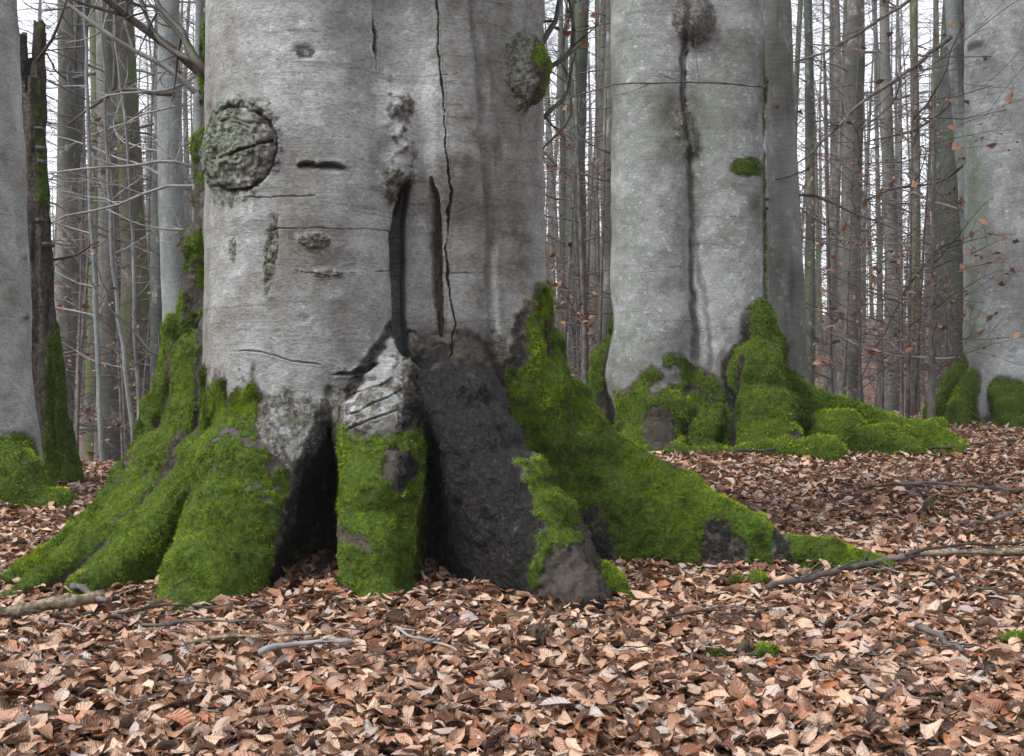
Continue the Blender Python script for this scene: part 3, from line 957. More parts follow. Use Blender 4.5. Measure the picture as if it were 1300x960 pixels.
    disp += (0.003 + 0.006 * np.clip(f1 + 0.3, 0, 1) + 0.0035 * f2 + 0.005 * fbm(v, 24, 3, 55)) * ss(0.3, 0.7, moss)
    disp += A['wet'] * (0.008 * f3 + 0.016 * fbm(v, (12, 12, 7), 3, 111)) + A['rough'] * 0.004 * f3
    tone = 0.55 + 0.30 * fbm(v, (2.6, 2.6, 1.6), 4, 81) + 0.16 * fbm(v, (7, 7, 1.0), 3, 83) + 0.14 * f2
    tone -= 0.25 * ss(0.3, 0.9, fbm(v, (3, 3, 5), 3, 87)) + 0.12 * ss(-0.35, -0.15, x) * ss(0.9, 1.4, z)
    A['tone'] = np.clip(tone, 0, 1).astype(np.float32)
    A['disp'] = disp
    return A

LIPS = [xz(391, 211, 4.39), xz(420, 211, 4.39)]
SLOT = [(xz(0, b, 4.56)[1], xz(a, 0, 4.56)[0], w2) for a, b, w2 in [(560, 432, .003), (558, 415, .010), (555, 390, .018), (553, 340, .022), (552, 290, .024), (551, 250, .020), (549, 232, .012), (548, 222, .004)]]
ROUGH_SPOTS = [(-1.03, 1.60, .20, .21), (*xz(503, 165, 4.56), .10, .21), (*xz(664, 75, 4.72), .12, .2), (*xz(345, 320, 4.4), .07, .19), (*xz(400, 306, 4.4), .09, .06), (*xz(475, 500, 4.3), .19, .20), (*xz(385, 67, 4.4), .08, .06)]

def sel1(c, n):
    x, z = c[:, 0], c[:, 2]
    m = np.zeros(len(c), dtype=bool)
    for pts, wd, dep in CR:
        u, w2 = [p[0] for p in sorted(pts)], [p[1] for p in sorted(pts)]
        m |= (np.abs(x - np.interp(z, u, w2)) < 0.028) & (z > u[0] - .02) & (z < u[-1] + .02)
    for pts, wd, dep in HC:
        u, w2 = [p[0] for p in sorted(pts)], [p[1] for p in sorted(pts)]
        m |= (np.abs(z - np.interp(x, u, w2)) < 0.022) & (x > u[0] - .02) & (x < u[-1] + .02)
    for cx, cz, rx, rz in ROUGH_SPOTS:
        m |= blob2(x, z, cx, cz, rx, rz) < 1
    m |= (np.abs(x - LIPS[0][0] - 0.04) < 0.13) & (np.abs(z - LIPS[0][1]) < 0.05)
    m |= (np.abs(x + 0.292) < 0.06) & (z > 0.9) & (z < 1.58)
    return m & (c[:, 1] < 5.0) & (n[:, 1] < 0.1)

def det1(P, N, A):
    x, y, z = P[:, 0], P[:, 1], P[:, 2]
    d = np.zeros(len(P), dtype=np.float32)
    dark = np.zeros(len(P), dtype=np.float32)
    jit = 0.010 * fbm(P, 20, 4, 91)
    th = np.clip(0.8 + 1.1 * fbm(P, 7, 3, 93) + 0.7 * ss(0.3, 0.1, np.abs(z - 1.48)), 0.1, 2.2)
    for vert, lst in ((True, CR), (False, HC)):
        for pts, wd, dep in lst:
            ps = sorted(pts)
            u, w2 = [p[0] for p in ps], [p[1] for p in ps]
            a, b = (z, x) if vert else (x, z)
            ends = ss(u[0], u[0] + .05, a) * ss(u[-1], u[-1] - .05, a)
            dist = np.abs(b - np.interp(a, u, w2) + jit * (1 if vert else .5))
            th2 = th if vert else np.clip(th - 0.35, 0.03, 2)
            m = ss(1.25, 0.45, dist / (wd * th2 * (0.3 + 0.7 * ends) + 1e-5)) * ends
            d -= dep * m
            d += 0.25 * dep * ss(min(5, 0.02 / wd), 1.5, dist / wd) * ends * (1 - m)
            dark = np.maximum(dark, m * (0 if wd > 0.01 and vert else 0.95 if vert else 0.6))
    # the slot of rotten wood
    u = [p[0] for p in SLOT]
    hw = np.interp(z, u, [p[2] for p in SLOT], left=0, right=0)
    dist = np.abs(x - np.interp(z, u, [p[1] for p in SLOT]) + 0.7 * jit)
    m = ss(1.15, 0.8, dist / np.maximum(hw, 1e-4)) * (hw > 0.001)
    d -= m * (0.026 - 0.012 * fbm(P, (45, 45, 16), 3, 95))
    A['wood'] = np.maximum(A['wood'], m)
    d += 0.005 * ss(2.0, 1.1, dist / np.maximum(hw, .006)) * (1 - m) * (hw > 0.004)
    # the two-lipped slit
    for k, (cx, cz) in enumerate(LIPS):
        uu = (x - cx) / (.040 if k == 0 else .052)
        top = 0.016 * np.clip(1 - uu * uu, 0, 1) ** 0.8 + 0.35 * jit * (np.abs(uu) < 1)
        bot = -0.022 * np.clip(1 - uu * uu, 0, 1) ** 0.9
        inside = ss(-0.002, 0.002, top - (z - cz)) * ss(-0.004, 0.006, (z - cz) - bot) * (np.abs(uu) < 1)
        deep = ss(-0.014, 0.012, z - cz)
        d -= inside * (0.006 + 0.030 * deep)
        dark = np.maximum(dark, inside * deep * 0.85)
        d += 0.006 * ss(0.022, 0.008, np.abs(z - cz - 0.014)) * ss(1.2, 0.8, np.abs(uu)) * (1 - inside)
    # fibrous relief of burls and scars
    for i, (cx, cz, rx, rz) in enumerate(ROUGH_SPOTS):
        r = blob2(x, z, cx, cz, rx, rz)
        wgt = ss(1.0, 0.8, r)
        ro = A['rough'] * wgt
        if i == 0:
            ang = np.arctan2(z - cz + 0.03, x - cx - 0.02)
            rr = np.hypot(x - cx, z - cz)
            swirl = np.sin(rr * 260 + 2.5 * ang + 11 * fbm(P, 9, 4, 97)) * ss(-0.5, 0.4, fbm(P, 18, 2, 98))
            d += wgt * ro * (0.004 * swirl + 0.006 * fbm(P, 45, 3, 99) + 0.010 * fbm(P, 14, 3, 100))
            edge = ss(0.010, 0.002, np.abs(rr - 0.158 - 0.012 * fbm(P, 14, 3, 101)))
            edge = edge * ss(0.4, -0.1, np.abs(ang - 2.6) - 1.0 + 0.6) if False else edge * ss(-0.12, -0.02, x - cx)
            gash = ss(1.2, 0.5, np.abs(z - (cz - 0.02 + 0.25 * (x - cx) + 0.5 * jit)) / 0.006) * (x - cx > -0.06) * (rr < .15)
            e = np.maximum(edge, gash)
            d -= 0.014 * e
            dark = np.maximum(dark, 0.9 * e)
            rad = ss(0.86, 0.97, np.sin(ang * 17 + 3 * jit * 100)) * ss(0.02, 0.0, np.abs(rr - 0.165))
            d -= 0.006 * rad
            dark = np.maximum(dark, 0.6 * rad)
        elif i == 5:
            d += wgt * ro * (0.004 * (1 - np.abs(fbm(P, (14, 14, 30), 3, 103)) * 2) + 0.002 * fbm(P, 60, 2, 105))
        else:
            rg = fbm(P, (16, 16, 28) if i != 2 else (30, 30, 14), 4, 107)
            d += wgt * ro * (0.009 * (0.5 - np.abs(rg)) + 0.003 * fbm(P, 70, 2, 109))
            dark = np.maximum(dark, 0.85 * wgt * ro * ss(0.08, 0.02, np.abs(rg)))
    A['dark'] = np.maximum(A['dark'], dark)
    return d

beech = empty('beech_tree', (0, 0, 0))
tag(beech, 'huge grey fused beech bole with big round burl, dark hollow and mossy buttress roots', 'tree')
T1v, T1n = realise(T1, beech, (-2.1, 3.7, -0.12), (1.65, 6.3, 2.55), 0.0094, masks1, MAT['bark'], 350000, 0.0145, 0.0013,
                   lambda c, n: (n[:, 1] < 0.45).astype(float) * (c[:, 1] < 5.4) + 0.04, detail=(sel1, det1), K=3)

# ------------------------------------------------------------------ growing branches and stems
def grow(geo, p, d, length, r, depth, g, droop=0.0, up=0.15, kids=5, sides=5, tips=None, amp=0.10):
    """a crooked branch with side twigs, all into one Geo; tips collects places for withered leaves"""
    n = max(4, int(3 + length * 4))
    pts, rad = [np.array(p, dtype=float)], [r]
    d = np.array(d, dtype=float); d /= np.linalg.norm(d)
    st = length / (n - 1)
    for i in range(1, n):
        d = d + g.normal(size=3) * amp * 1.6 + np.array([0, 0, up * 0.12 - droop * 0.1])
        d /= np.linalg.norm(d)
        pts.append(pts[-1] + d * st)
        rad.append(r * (1 - 0.86 * i / (n - 1)) + 0.0006)
    geo.tube(pts, rad, sides, cap=False)
    if tips is not None and depth <= 1:
        for k in range(1, n):
            if g.random() < 0.5: tips.append(pts[k])
    if depth > 0:
        for k in range(kids):
            i = int(g.integers(max(1, n // 4), n))
            i = min(i, n - 2)
            dd = pts[i + 1] - pts[i]
            dd /= np.linalg.norm(dd)
            side = np.cross(dd, np.array([0, 0, 1.0]) + 0.5 * g.normal(size=3))
            side /= np.linalg.norm(side) + 1e-9
            nd = dd * g.uniform(0.5, 1.0) + side * g.choice([-1, 1]) * g.uniform(0.6, 1.0) + np.array([0, 0, g.uniform(-.15, .3)])
            grow(geo, pts[i], nd, length * g.uniform(0.28, 0.55), rad[i] * 0.55, depth - 1, g, droop, up, max(2, kids - 2), max(3, sides - 1), tips, amp)

def leaf_shape(nl=5, w=0.5):
    """half outline of a beech leaf as a strip of rows (left, mid, right)"""
    t = np.linspace(0, 1, nl)
    hw = w * np.sin(pi * np.clip(t, 0, 1) ** 0.85) ** 0.8 * 0.5
    hw[0] = 0.015; hw[-1] = 0.01
    return t, hw

def leaf_mesh(nl, g, curl, fold, twist, cols=2):
    """a withered beech leaf: curled along, gutter-shaped across, with a wavy margin"""
    t, hw = leaf_shape(nl, g.uniform(0.55, 0.75))
    rows, uv = [], []
    ph = g.uniform(0, 6.28, 3)
    roll = g.uniform(0.4, 1.5) * (1 if fold > 0 else -1) * (0.4 + abs(fold) * 2)
    for a, h in zip(t, hw):
        ang = twist * (a - 0.5)
        for j in range(cols + 1):
            sg = 2 * j / cols - 1
            th = roll * abs(sg)
            R = h / max(abs(roll), 0.05)
            y = np.sign(sg) * R * sin(abs(th)) if abs(roll) > 0.05 else sg * h
            z = np.sign(roll) * R * (1 - cos(th))
            x = a - 0.5
            z += curl * ((a - 0.5) ** 2 - 0.08) + 0.035 * sin(a * 17 + ph[0] + 2 * sg) * abs(sg) + g.normal() * 0.035 * abs(sg)
            rows.append((x + 0.03 * sin(a * 11 + ph[1]) * sg, y * cos(ang) - z * sin(ang), y * sin(ang) + z * cos(ang)))
            uv.append((a, sg))
    q = []
    c1 = cols + 1
    for i in range(nl - 1):
        for j in range(cols):
            a = i * c1 + j
            q.append((a, a + c1, a + c1 + 1, a + 1))
    return np.array(rows, dtype=np.float32), np.array(q), np.array(uv, dtype=np.float32)

def sprinkle(P, size, tilt, nl, g, kinds=10, cols=2):
    """many leaves as one set of vertices; returns verts, quads, rnd per vertex"""
    N = len(P)
    V, Q, R = [], [], []
    base = 0
    kind = g.integers(0, kinds, N)
    rnd = np.clip(g.beta(0.95, 0.75, N), 0, 1)
    for k in range(kinds):
        lv, lq, lu = leaf_mesh(nl, g, g.uniform(-0.9, 1.1), g.uniform(-0.35, 0.6), g.uniform(-1.2, 1.2), cols)
        m = kind == k
        n = int(m.sum())
        if n == 0: continue
        a = g.uniform(0, 2 * pi, n)
        tl = np.abs(g.normal(size=n)) * tilt
        ta = g.uniform(0, 2 * pi, n)
        flip = g.choice([-1.0, 1.0], n)
        s = size * np.clip(np.exp(g.normal(size=n) * 0.30), 0.4, 1.7)
        v = lv[None] * s[:, None, None] * np.stack([np.ones(n), np.ones(n), flip], 1)[:, None, :]
        ca, sa = np.cos(a)[:, None], np.sin(a)[:, None]
        x = v[..., 0] * ca - v[..., 1] * sa
        y = v[..., 0] * sa + v[..., 1] * ca
        z = v[..., 2]
        ux, uy = np.cos(ta)[:, None], np.sin(ta)[:, None]
        c, sn = np.cos(tl)[:, None], np.sin(tl)[:, None]
        dot = x * ux + y * uy                        # rotate about the horizontal axis (-uy, ux)
        px = dot * c - z * sn
        z2 = dot * sn + z * c
        x = x + (px - dot) * ux
        y = y + (px - dot) * uy
        v = np.stack([x, y, z2], -1) + P[m][:, None, :]
        V.append(v.reshape(-1, 3))
        qq = lq[None] + (np.arange(n) * len(lv))[:, None, None] + base
        Q.append(qq.reshape(-1, 4))
        R.append(np.concatenate([np.repeat(rnd[m], len(lv))[:, None], np.tile(lu, (n, 1))], 1))
        base += n * len(lv)
    return np.concatenate(V), np.concatenate(Q), np.concatenate(R)

def tip_leaves(tips, parent, count, size, g):
    if not tips: return
    P = np.array(tips)[g.integers(0, len(tips), count)] + g.normal(size=(count, 3)) * 0.02
    v, q, r = sprinkle(P, size, 0.8, 4, g, 5)
    tag(link('withered_leaves', mesh_np('withered_leaves', v, q), MAT['orange_leaf'], parent), kind='stuff')

def upper_stem(root, cx, cy, z0, r0, top, mat, g, limbs=7):
    """the part of a big bole above the frame: stem and bare crown"""
    G = Geo()
    zs = np.linspace(z0, top, 9)
    pts = np.stack([cx + 0.05 * np.sin(zs * 0.5), cy + 0.05 * np.cos(zs * 0.4), zs], 1)
    G.tube(pts, np.linspace(r0, 0.05, 9), 14)
    G.build('upper_trunk', mat, root)
    C = Geo()
    for k in range(limbs):
        zz = g.uniform(top * 0.45, top * 0.95)
        a = g.uniform(0, 2 * pi)
        grow(C, (cx, cy, zz), (cos(a), sin(a), 0.8), g.uniform(2.5, 5), 0.07, 2, g, kids=4, sides=4)
    C.build('crown', MAT['twig'], root)

gB = np.random.default_rng(21)
upper_stem(beech, -0.5, 5.0, 2.45, 0.66, 17, MAT['far_grey'], gB)

def px_branch(parent, pts, Y, r0, r1, mat, seed, dY=0.0, kids=4, klen=0.3, amp=None, leaves=0):
    """a branch through points of the scene plane at depth Y (drifting by dY), with side twigs"""
    g = np.random.default_rng(seed)
    n0 = len(pts)
    P = [W(a, b, Y + dY * i / max(1, n0 - 1)) for i, (a, b) in enumerate(pts)]
    L = sum(np.linalg.norm(P[i + 1] - P[i]) for i in range(n0 - 1))
    n = max(8, int(L * 9))
    c = wiggle(P, n, (amp if amp is not None else 0.012) * max(1.0, Y / 8), seed)
    G = Geo()
    G.tube(c, np.linspace(r0, r1, n), 6)
    tips = []
    for k in range(kids):
        i = int(g.integers(n // 5, n - 1))
        dd = c[i + 1] - c[i] if i + 1 < n else c[i] - c[i - 1]
        dd /= np.linalg.norm(dd)
        nd = dd * 0.7 + np.array([g.normal() * 0.5, g.normal() * 0.5, g.normal() * 0.6])
        grow(G, c[i], nd, L * klen * g.uniform(0.6, 1.3), max(0.0022, (r0 + (r1 - r0) * i / n) * 0.5), 1, g, kids=3, sides=4, tips=tips, amp=0.08)
    o = G.build('branch', mat, parent)
    if leaves:
        tips += list(c[n // 2:])
        tip_leaves(tips, o, leaves, 0.05, g)
    return o

# dark limbs that leave the great beech
px_branch(beech, [(262, 92), (246, 70), (236, 48), (226, 26), (212, 26), (196, 2), (180, -30)], 4.95, .022, .008, MAT['twig_dark'], 3, dY=0.3, kids=5, klen=.35)
px_branch(beech, [(256, 82), (238, 74), (218, 62), (200, 54), (186, 36), (176, 10), (172, -30)], 5.0, .016, .006, MAT['twig_dark'], 4, dY=0.4, kids=4, klen=.3)
px_branch(beech, [(684, 62), (698, 38), (712, 8), (722, -30)], 4.95, .014, .008, MAT['twig_dark'], 5, dY=0.2, kids=4, klen=.4)
px_branch(beech, [(686, 94), (706, 84), (728, 70), (732, 40), (724, 10), (718, -20)], 5.0, .012, .006, MAT['twig_dark'], 6, dY=0.3, kids=4, klen=.3, leaves=10)
px_branch(beech, [(682, 158), (705, 140), (722, 110), (730, 70)], 5.0, .011, .005, MAT['twig_dark'], 8, dY=0.2, kids=3, klen=.3)

# ------------------------------------------------------------------ the second great beech
T2 = Tree()
T2.base = 0.15
T2.wamp = 0.03
T2.lobes = [(1.10, 9.10, 0.335, 0.0), (1.60, 9.12, 0.335, 0.0), (1.36, 9.3, 0.42, 0.0), (1.36, 9.5, 0.4, 0.0)]
T2.kl = lambda z: 0.06 + 0.05 * ss(1.0, 2.5, z)
T2.foot, T2.kr, T2.flare = 0.03, 0.04, 0.1
T2.roots = [
    ('root:1', [(.86, 9.3, 1.3, .1), (.74, 9.25, .95, .1), (.64, 9.2, .6, .1), (.58, 9.1, .35, .09), (.5, 9.0, .1, .07)]),
    ('root:2', [(1.05, 8.98, .95, .28), (1.06, 8.78, .62, .25), (1.08, 8.62, .38, .2), (1.1, 8.5, .15, .14)]),
    ('root:3', [(1.38, 8.98, .82, .2), (1.44, 8.75, .5, .2), (1.48, 8.6, .25, .15)]),
    ('root:4', [(1.80, 9.1, 1.45, .13), (1.83, 8.95, 1.25, .16), (1.83, 8.8, .95, .21), (1.85, 8.66, .64, .23), (1.90, 8.52, .40, .21), (2.0, 8.42, .26, .15), (2.22, 8.38, .27, .09)], 0.0),
    ('root:5', [(1.98, 9.15, 1.25, .07), (2.06, 9.1, .98, .075), (2.18, 9.04, .74, .075), (2.33, 9.0, .58, .08), (2.55, 8.92, .49, .085), (2.8, 8.78, .42, .085), (3.06, 8.62, .35, .09), (3.22, 8.45, .2, .075)], -0.6),
    ('root:6', [(2.1, 8.85, .44, .09), (2.27, 8.78, .40, .10), (2.45, 8.68, .40, .12), (2.58, 8.6, .32, .08), (2.72, 8.54, .36, .11), (2.9, 8.46, .25, .09)], -0.3),
    ('root:7', [(.95, 8.36, .18, .05), (1.2, 8.3, .22, .055), (1.5, 8.3, .20, .05), (1.85, 8.28, .23, .065)], 0.0),
]
T2.blobs = [('root:7', lambda p: ellipsoid(p, (1.98, 8.25, .17), (.13, .12, .12)), .03),
            ('root:7', lambda p: ellipsoid(p, (2.17, 8.22, .16), (.17, .14, .14)), .03),
            ('burl:1', lambda p: ellipsoid(p, W(866, 160, 8.83), (.06, .07, .12)), .05),
            ('burl:1', lambda p: ellipsoid(p, W(874, 182, 8.84), (.065, .07, .10)), .05),
            ('burl:2', lambda p: ellipsoid(p, W(880, 25, 8.80), (.14, .12, .17)), .08)]
T2.cuts = [(lambda p: ellipsoid(p, (2.14, 8.80, 0.42), (.07, .16, .22)), .03), (lambda p: ellipsoid(p, (2.5, 8.83, 0.28), (.26, .045, .14)), .03),
           (lambda p: capsule(p, W(876, 205, 8.80), W(882, 470, 8.80), .015, .03), .04),
           (lambda p: capsule(p, W(871, 30, 8.84), W(868, 150, 8.84), .008, .012), .03),
           (lambda p: capsule(p, W(928, 440, 8.78), W(912, 560, 8.62), .02, .05), .05)]

def masks2(v, n, names, CD):
    N = len(v)
    A = base_attrs(N)
    x, y, z = v[:, 0], v[:, 1], v[:, 2]
    g = {}
    for i, nm in enumerate(names):
        g[nm] = np.minimum(g[nm], CD[:, i]) if nm in g else CD[:, i]
    tr = g['trunk']
    f1, f2, f3 = fbm(v, 3, 4, 12), fbm(v, 9, 4, 24), fbm(v, 25, 3, 32)
    moss = np.zeros(N, dtype=np.float32)
    for nm, bias in (('root:1', .1), ('root:4', .35), ('root:5', .55), ('root:6', .6), ('root:7', .2)):
        o = ss(-0.05, 0.04, tr - g[nm] + 0.02)
        moss = np.maximum(moss, o * ss(-0.5, 0.1, 0.5 * f1 + 0.5 * f2 + bias + 0.3 * n[:, 2]))
        A['rough'] = np.maximum(A['rough'], o * 0.75)
        A['wood'] = np.maximum(A['wood'], o * 0.3)
    bare = ss(1.1, 0.8, blob2(x, z, 1.98, .25, .12, .08) + 0.7 * f2) * (y < 8.62)
    A['wood'] = np.maximum(A['wood'], bare * 0.8)
    moss *= 1 - bare * ss(0.0, 0.4, f2)
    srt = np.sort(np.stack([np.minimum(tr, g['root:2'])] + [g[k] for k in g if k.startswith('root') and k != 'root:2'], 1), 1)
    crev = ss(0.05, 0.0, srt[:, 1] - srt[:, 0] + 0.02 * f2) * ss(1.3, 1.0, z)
    arch = ss(0.86, 0.74, z + 0.10 * f1 + 0.9 * np.abs(x - 1.22) ** 1.5) * (x < 1.62) * (y < 9.1)
    moss = np.maximum(moss, arch * ss(-0.6, 0.0, f1 + 0.4 * f2 + 0.35))
    wound = ss(1.1, 0.9, blob2(x, z, *xz(834, 548, 8.6), .11, .19) + 0.45 * f2) * (y < 8.85)
    moss *= 1 - wound
    A['wood'] = np.maximum(A['wood'], wound * 0.85)
    A['rough'] = np.maximum(A['rough'] * (1 - wound), wound * 0.45)
    A['dark'] = np.maximum(A['dark'], 0.7 * wound * ss(0.2, 0.02, np.abs(fbm(v, (14, 14, 3), 3, 131))))
    pt = ss(1.1, 0.7, blob2(x, z, *xz(948, 212, 8.85), .14, .075) + 0.25 * f2) * (n[:, 1] < 0)
    moss = np.maximum(moss, pt)
    moss = np.maximum(moss, 0.8 * ss(1.88, 1.95, x + 0.02 * f2) * ss(0.0, 0.5, f1 + 0.25) * (z > 1.2))
    for b in ('burl:1', 'burl:2'):
        k = ss(.05, 0.0, g[b])
        A['rough'] = np.maximum(A['rough'], k * 0.65)
        A['dark'] = np.maximum(A['dark'], 0.55 * k * ss(0.25, 0.0, np.abs(f2)))
    seam = ss(0.035, 0.008, np.abs(x - np.interp(z, [0.8, 2.3, 2.7, 3.8], [1.37, 1.335, 1.28, 1.29]) + 0.02 * f2)) * (n[:, 1] < 0) * (y < 8.95) * ss(0.6, 0.9, z)
    A['dark'] = np.maximum(A['dark'], seam * 0.8)
    s2 = ss(0.03, 0.008, np.abs(x - np.interp(z, [0.5, 0.9, 1.6, 2.1], [1.42, 1.48, 1.40, 1.37]) + 0.03 * f2)) * (n[:, 1] < 0) * ss(2.1, 1.8, z) * ss(0.6, 0.8, z)
    A['dark'] = np.maximum(A['dark'], s2 * 0.5)
    ck = ss(0.05, 0.0, g['root:4'] - tr) * 0
    A['lichen'] = 0.5 * ss(0.2, 0.7, fbm(v, (2, 2, .8), 3, 45)) + 0.25 * ss(1.2, .9, x)
    A['wet'] = 0.9 * ss(0.04, 0.0, np.abs(x - np.interp(z, [0.2, 0.9], [1.60, 1.69]))) * ss(1.1, 0.8, z) * (y < 9) * (y > 8.4)  # dark strip between two roots, drawn with the wet weight
    A['wet'] = np.maximum(A['wet'], 0.9 * crev)  # root crevices darkened with the same weight, as painted shade
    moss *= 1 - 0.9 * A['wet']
    tone = 0.52 + 0.42 * fbm(v, (2.4, 2.4, 3.2), 4, 81) + 0.2 * f2 + 0.16 * ss(0.4, 0.7, f3) + 0.15 * ss(0.5, 0.1, np.abs(z - 1.2)) * ss(1.3, 1.5, x)
    A['tone'] = np.clip(tone, 0, 1).astype(np.float32)
    A['moss'] = moss.astype(np.float32)
    A['disp'] = 0.010 * f1 + 0.005 * f2 + ss(0.3, 0.7, moss) * (0.008 + 0.014 * f2) + A['rough'] * 0.010 * f3 - seam * 0.02 - s2 * 0.012
    return A

beech2 = empty('beech_tree', (0, 0, 0))
tag(beech2, 'broad grey beech behind the great bole, central seam with knots, long mossy roots', 'tree')
realise(T2, beech2, (0.35, 8.0, 0.0), (3.4, 10.0, 4.0), 0.0195, masks2, MAT['bark2'], 80000, 0.024, 0.0028,
        lambda c, n: (n[:, 1] < 0.5).astype(float) + 0.03, seed=2)
upper_stem(beech2, 1.35, 9.25, 3.9, 0.55, 19, MAT['far_grey'], gB)

# ------------------------------------------------------------------ the beech at the right edge and the one at the left edge
T3 = Tree()
T3.base = 0.22
T3.wamp = 0.03
T3.lobes = [(5.22, 12.1, 0.55, 0.0), (5.75, 12.3, 0.4, 0.0)]
T3.kr, T3.flare = 0.06, 0.1
T3.foot = 0.03
T3.roots = [
    ('root:1', [(4.86, 12.05, 1.0, .10), (4.68, 12.0, .68, .10), (4.5, 11.9, .42, .10), (4.32, 11.8, .18, .08)]),
    ('root:2', [(4.8, 12.3, .9, .09), (4.55, 12.3, .7, .08), (4.4, 12.3, .4, .08)]),
    ('root:3', [(4.95, 11.7, .72, .12), (4.85, 11.5, .45, .12), (4.8, 11.3, .2, .08)]),
    ('root:4', [(5.12, 11.6, .6, .12), (5.1, 11.35, .35, .12), (5.1, 11.2, .2, .09)]),
    ('root:5', [(5.42, 11.6, 1.05, .14), (5.5, 11.4, .6, .16), (5.55, 11.2, .25, .12)]),
]
T3.blobs = [('moss_cushion:1', lambda p: ellipsoid(p, (4.92, 11.1, .22), (.16, .12, .10)), .03)]

T4 = Tree()
T4.base = 0.04
T4.wamp = 0.02
T4.lean = (-0.045, 0.0)
T4.lobes = [(-3.0, 6.7, 0.30, 0.0)]
T4.kr, T4.flare = 0.05, 0.2
T4.foot = 0.015
T4.roots = [('root:1', [(-2.82, 6.55, .40, .13), (-2.66, 6.45, .27, .15), (-2.48, 6.4, .10, .11), (-2.36, 6.38, -.02, .06)]),
            ('root:2', [(-3.05, 6.5, .3, .14), (-3.05, 6.3, .1, .1)]),
            ('root:3', [(-3.2, 6.9, .4, .14), (-3.4, 7.0, .1, .1)])]

def masks_plain(base, mz, dots):
    def fn(v, n, names, CD):
        N = len(v)
        A = base_attrs(N)
        x, y, z = v[:, 0], v[:, 1], v[:, 2]
        f1, f2, f3 = fbm(v, 3, 4, 13), fbm(v, 9, 4, 25), fbm(v, 25, 3, 33)
        tr = CD[:, 0]
        rt = CD[:, 1:].min(1)
        o = ss(-0.06, 0.03, tr - rt + 0.02)
        moss = o * ss(-0.7, 0.1, f1 * 0.5 + f2 * 0.5 + 0.3 + 0.3 * n[:, 2])
        moss = np.maximum(moss, 0.8 * ss(mz, mz - 0.15, z - base + 0.12 * f1))
        A['moss'] = moss.astype(np.float32)
        A['rough'] = o * 0.7
        for cx, cz, r in dots:
            k = ss(1.1, 0.7, blob2(x, z, cx, cz, r, r * 0.8)) * (n[:, 1] < 0)
            A['dark'] = np.maximum(A['dark'], 0.8 * k)
        A['lichen'] = 0.6 * ss(0.0, 0.7, fbm(v, (2, 2, .8), 3, 45))
        A['tone'] = np.clip(0.55 + 0.35 * fbm(v, (2.4, 2.4, 2.0), 4, 82) + 0.2 * f2, 0, 1).astype(np.float32)
        A['disp'] = 0.008 * f1 + 0.004 * f2 + ss(.3, .7, moss) * (0.012 + 0.015 * f2) + sum(0.012 * ss(1.5, 0.8, blob2(x, z, cx, cz, r, r)) for cx, cz, r in dots) * (n[:, 1] < 0)
        return A
    return fn

beech3 = empty('beech_tree', (0, 0, 0))
tag(beech3, 'smooth green-grey beech with one small round knot and several short mossy roots', 'tree')
realise(T3, beech3, (4.1, 11.0, 0.1), (6.3, 12.9, 5.0), 0.03, masks_plain(.22, .12, [(*xz(1256, 45, 11.6), .055), (*xz(1238, 285, 11.7), .03)]), MAT['bark3'], 16000, 0.028, 0.0035, lambda c, n: (n[:, 1] < 0.5).astype(float) + 0.03, seed=3)
upper_stem(beech3, 5.3, 12.15, 4.8, 0.5, 20, MAT['far_grey'], gB)
beech4 = empty('beech_tree', (0, 0, 0))
tag(beech4, 'smooth pale beech with dark knots and a mossy toe, before the rotten snag', 'tree')
realise(T4, beech4, (-3.6, 6.1, -0.1), (-2.2, 7.3, 3.3), 0.02, masks_plain(.04, .04, [(*xz(8, 320, 6.4), .03), (*xz(10, 400, 6.4), .025)]), MAT['bark4'], 22000, 0.018, 0.002, lambda c, n: (n[:, 1] < 0.5).astype(float) + 0.03, seed=4)
upper_stem(beech4, -3.14, 6.7, 3.2, 0.28, 15, MAT['far_grey'], gB)

# ------------------------------------------------------------------ stems of the stand behind
def stem_geo(r, height, g, bend=0.0, base_flare=0.5, sides=12, rings=26, z0=-0.4, rise=1.0):
    """a slightly crooked, tapering bole standing on the origin"""
    t = np.linspace(0, 1, rings) ** 1.4
    z = z0 + (height - z0) * t
    ph = g.uniform(0, 6.28, 4)
    x = bend * z / max(height, 1) + 0.12 * r * 4 * np.sin(z * 0.35 + ph[0]) * ss(0, 5, z)
    y = 0.12 * r * 4 * np.sin(z * 0.31 + ph[1]) * ss(0, 5, z)
    rad = r * (1 - 0.82 * np.clip(z / height, 0, 1)) * (1 + 0.03 * np.sin(z * 2.3 + ph[2]) + 0.02 * np.sin(z * 5.1 + ph[3]))
    rad = rad + base_flare * r * np.exp(-np.maximum(z, 0) / 0.35)
    G = Geo()
    G.tube(np.stack([x, y, z], 1), rad, sides)
    c = G.v[0].reshape(rings, sides, 3)
    th = np.arange(sides) * 2 * pi / sides
    lob = 1 + (0.05 + 0.22 * np.exp(-np.maximum(z, 0) / 0.4))[:, None] * np.sin(th * 3 + ph[2])[None] * 0.6 + 0.03 * g.normal(size=(rings, sides))
    ax = np.stack([x, y, z], 1)[:, None]
    G.v[0] = (ax + (c - ax) * lob[..., None]).reshape(-1, 3)
    return G, np.stack([x, y, z], 1), rad

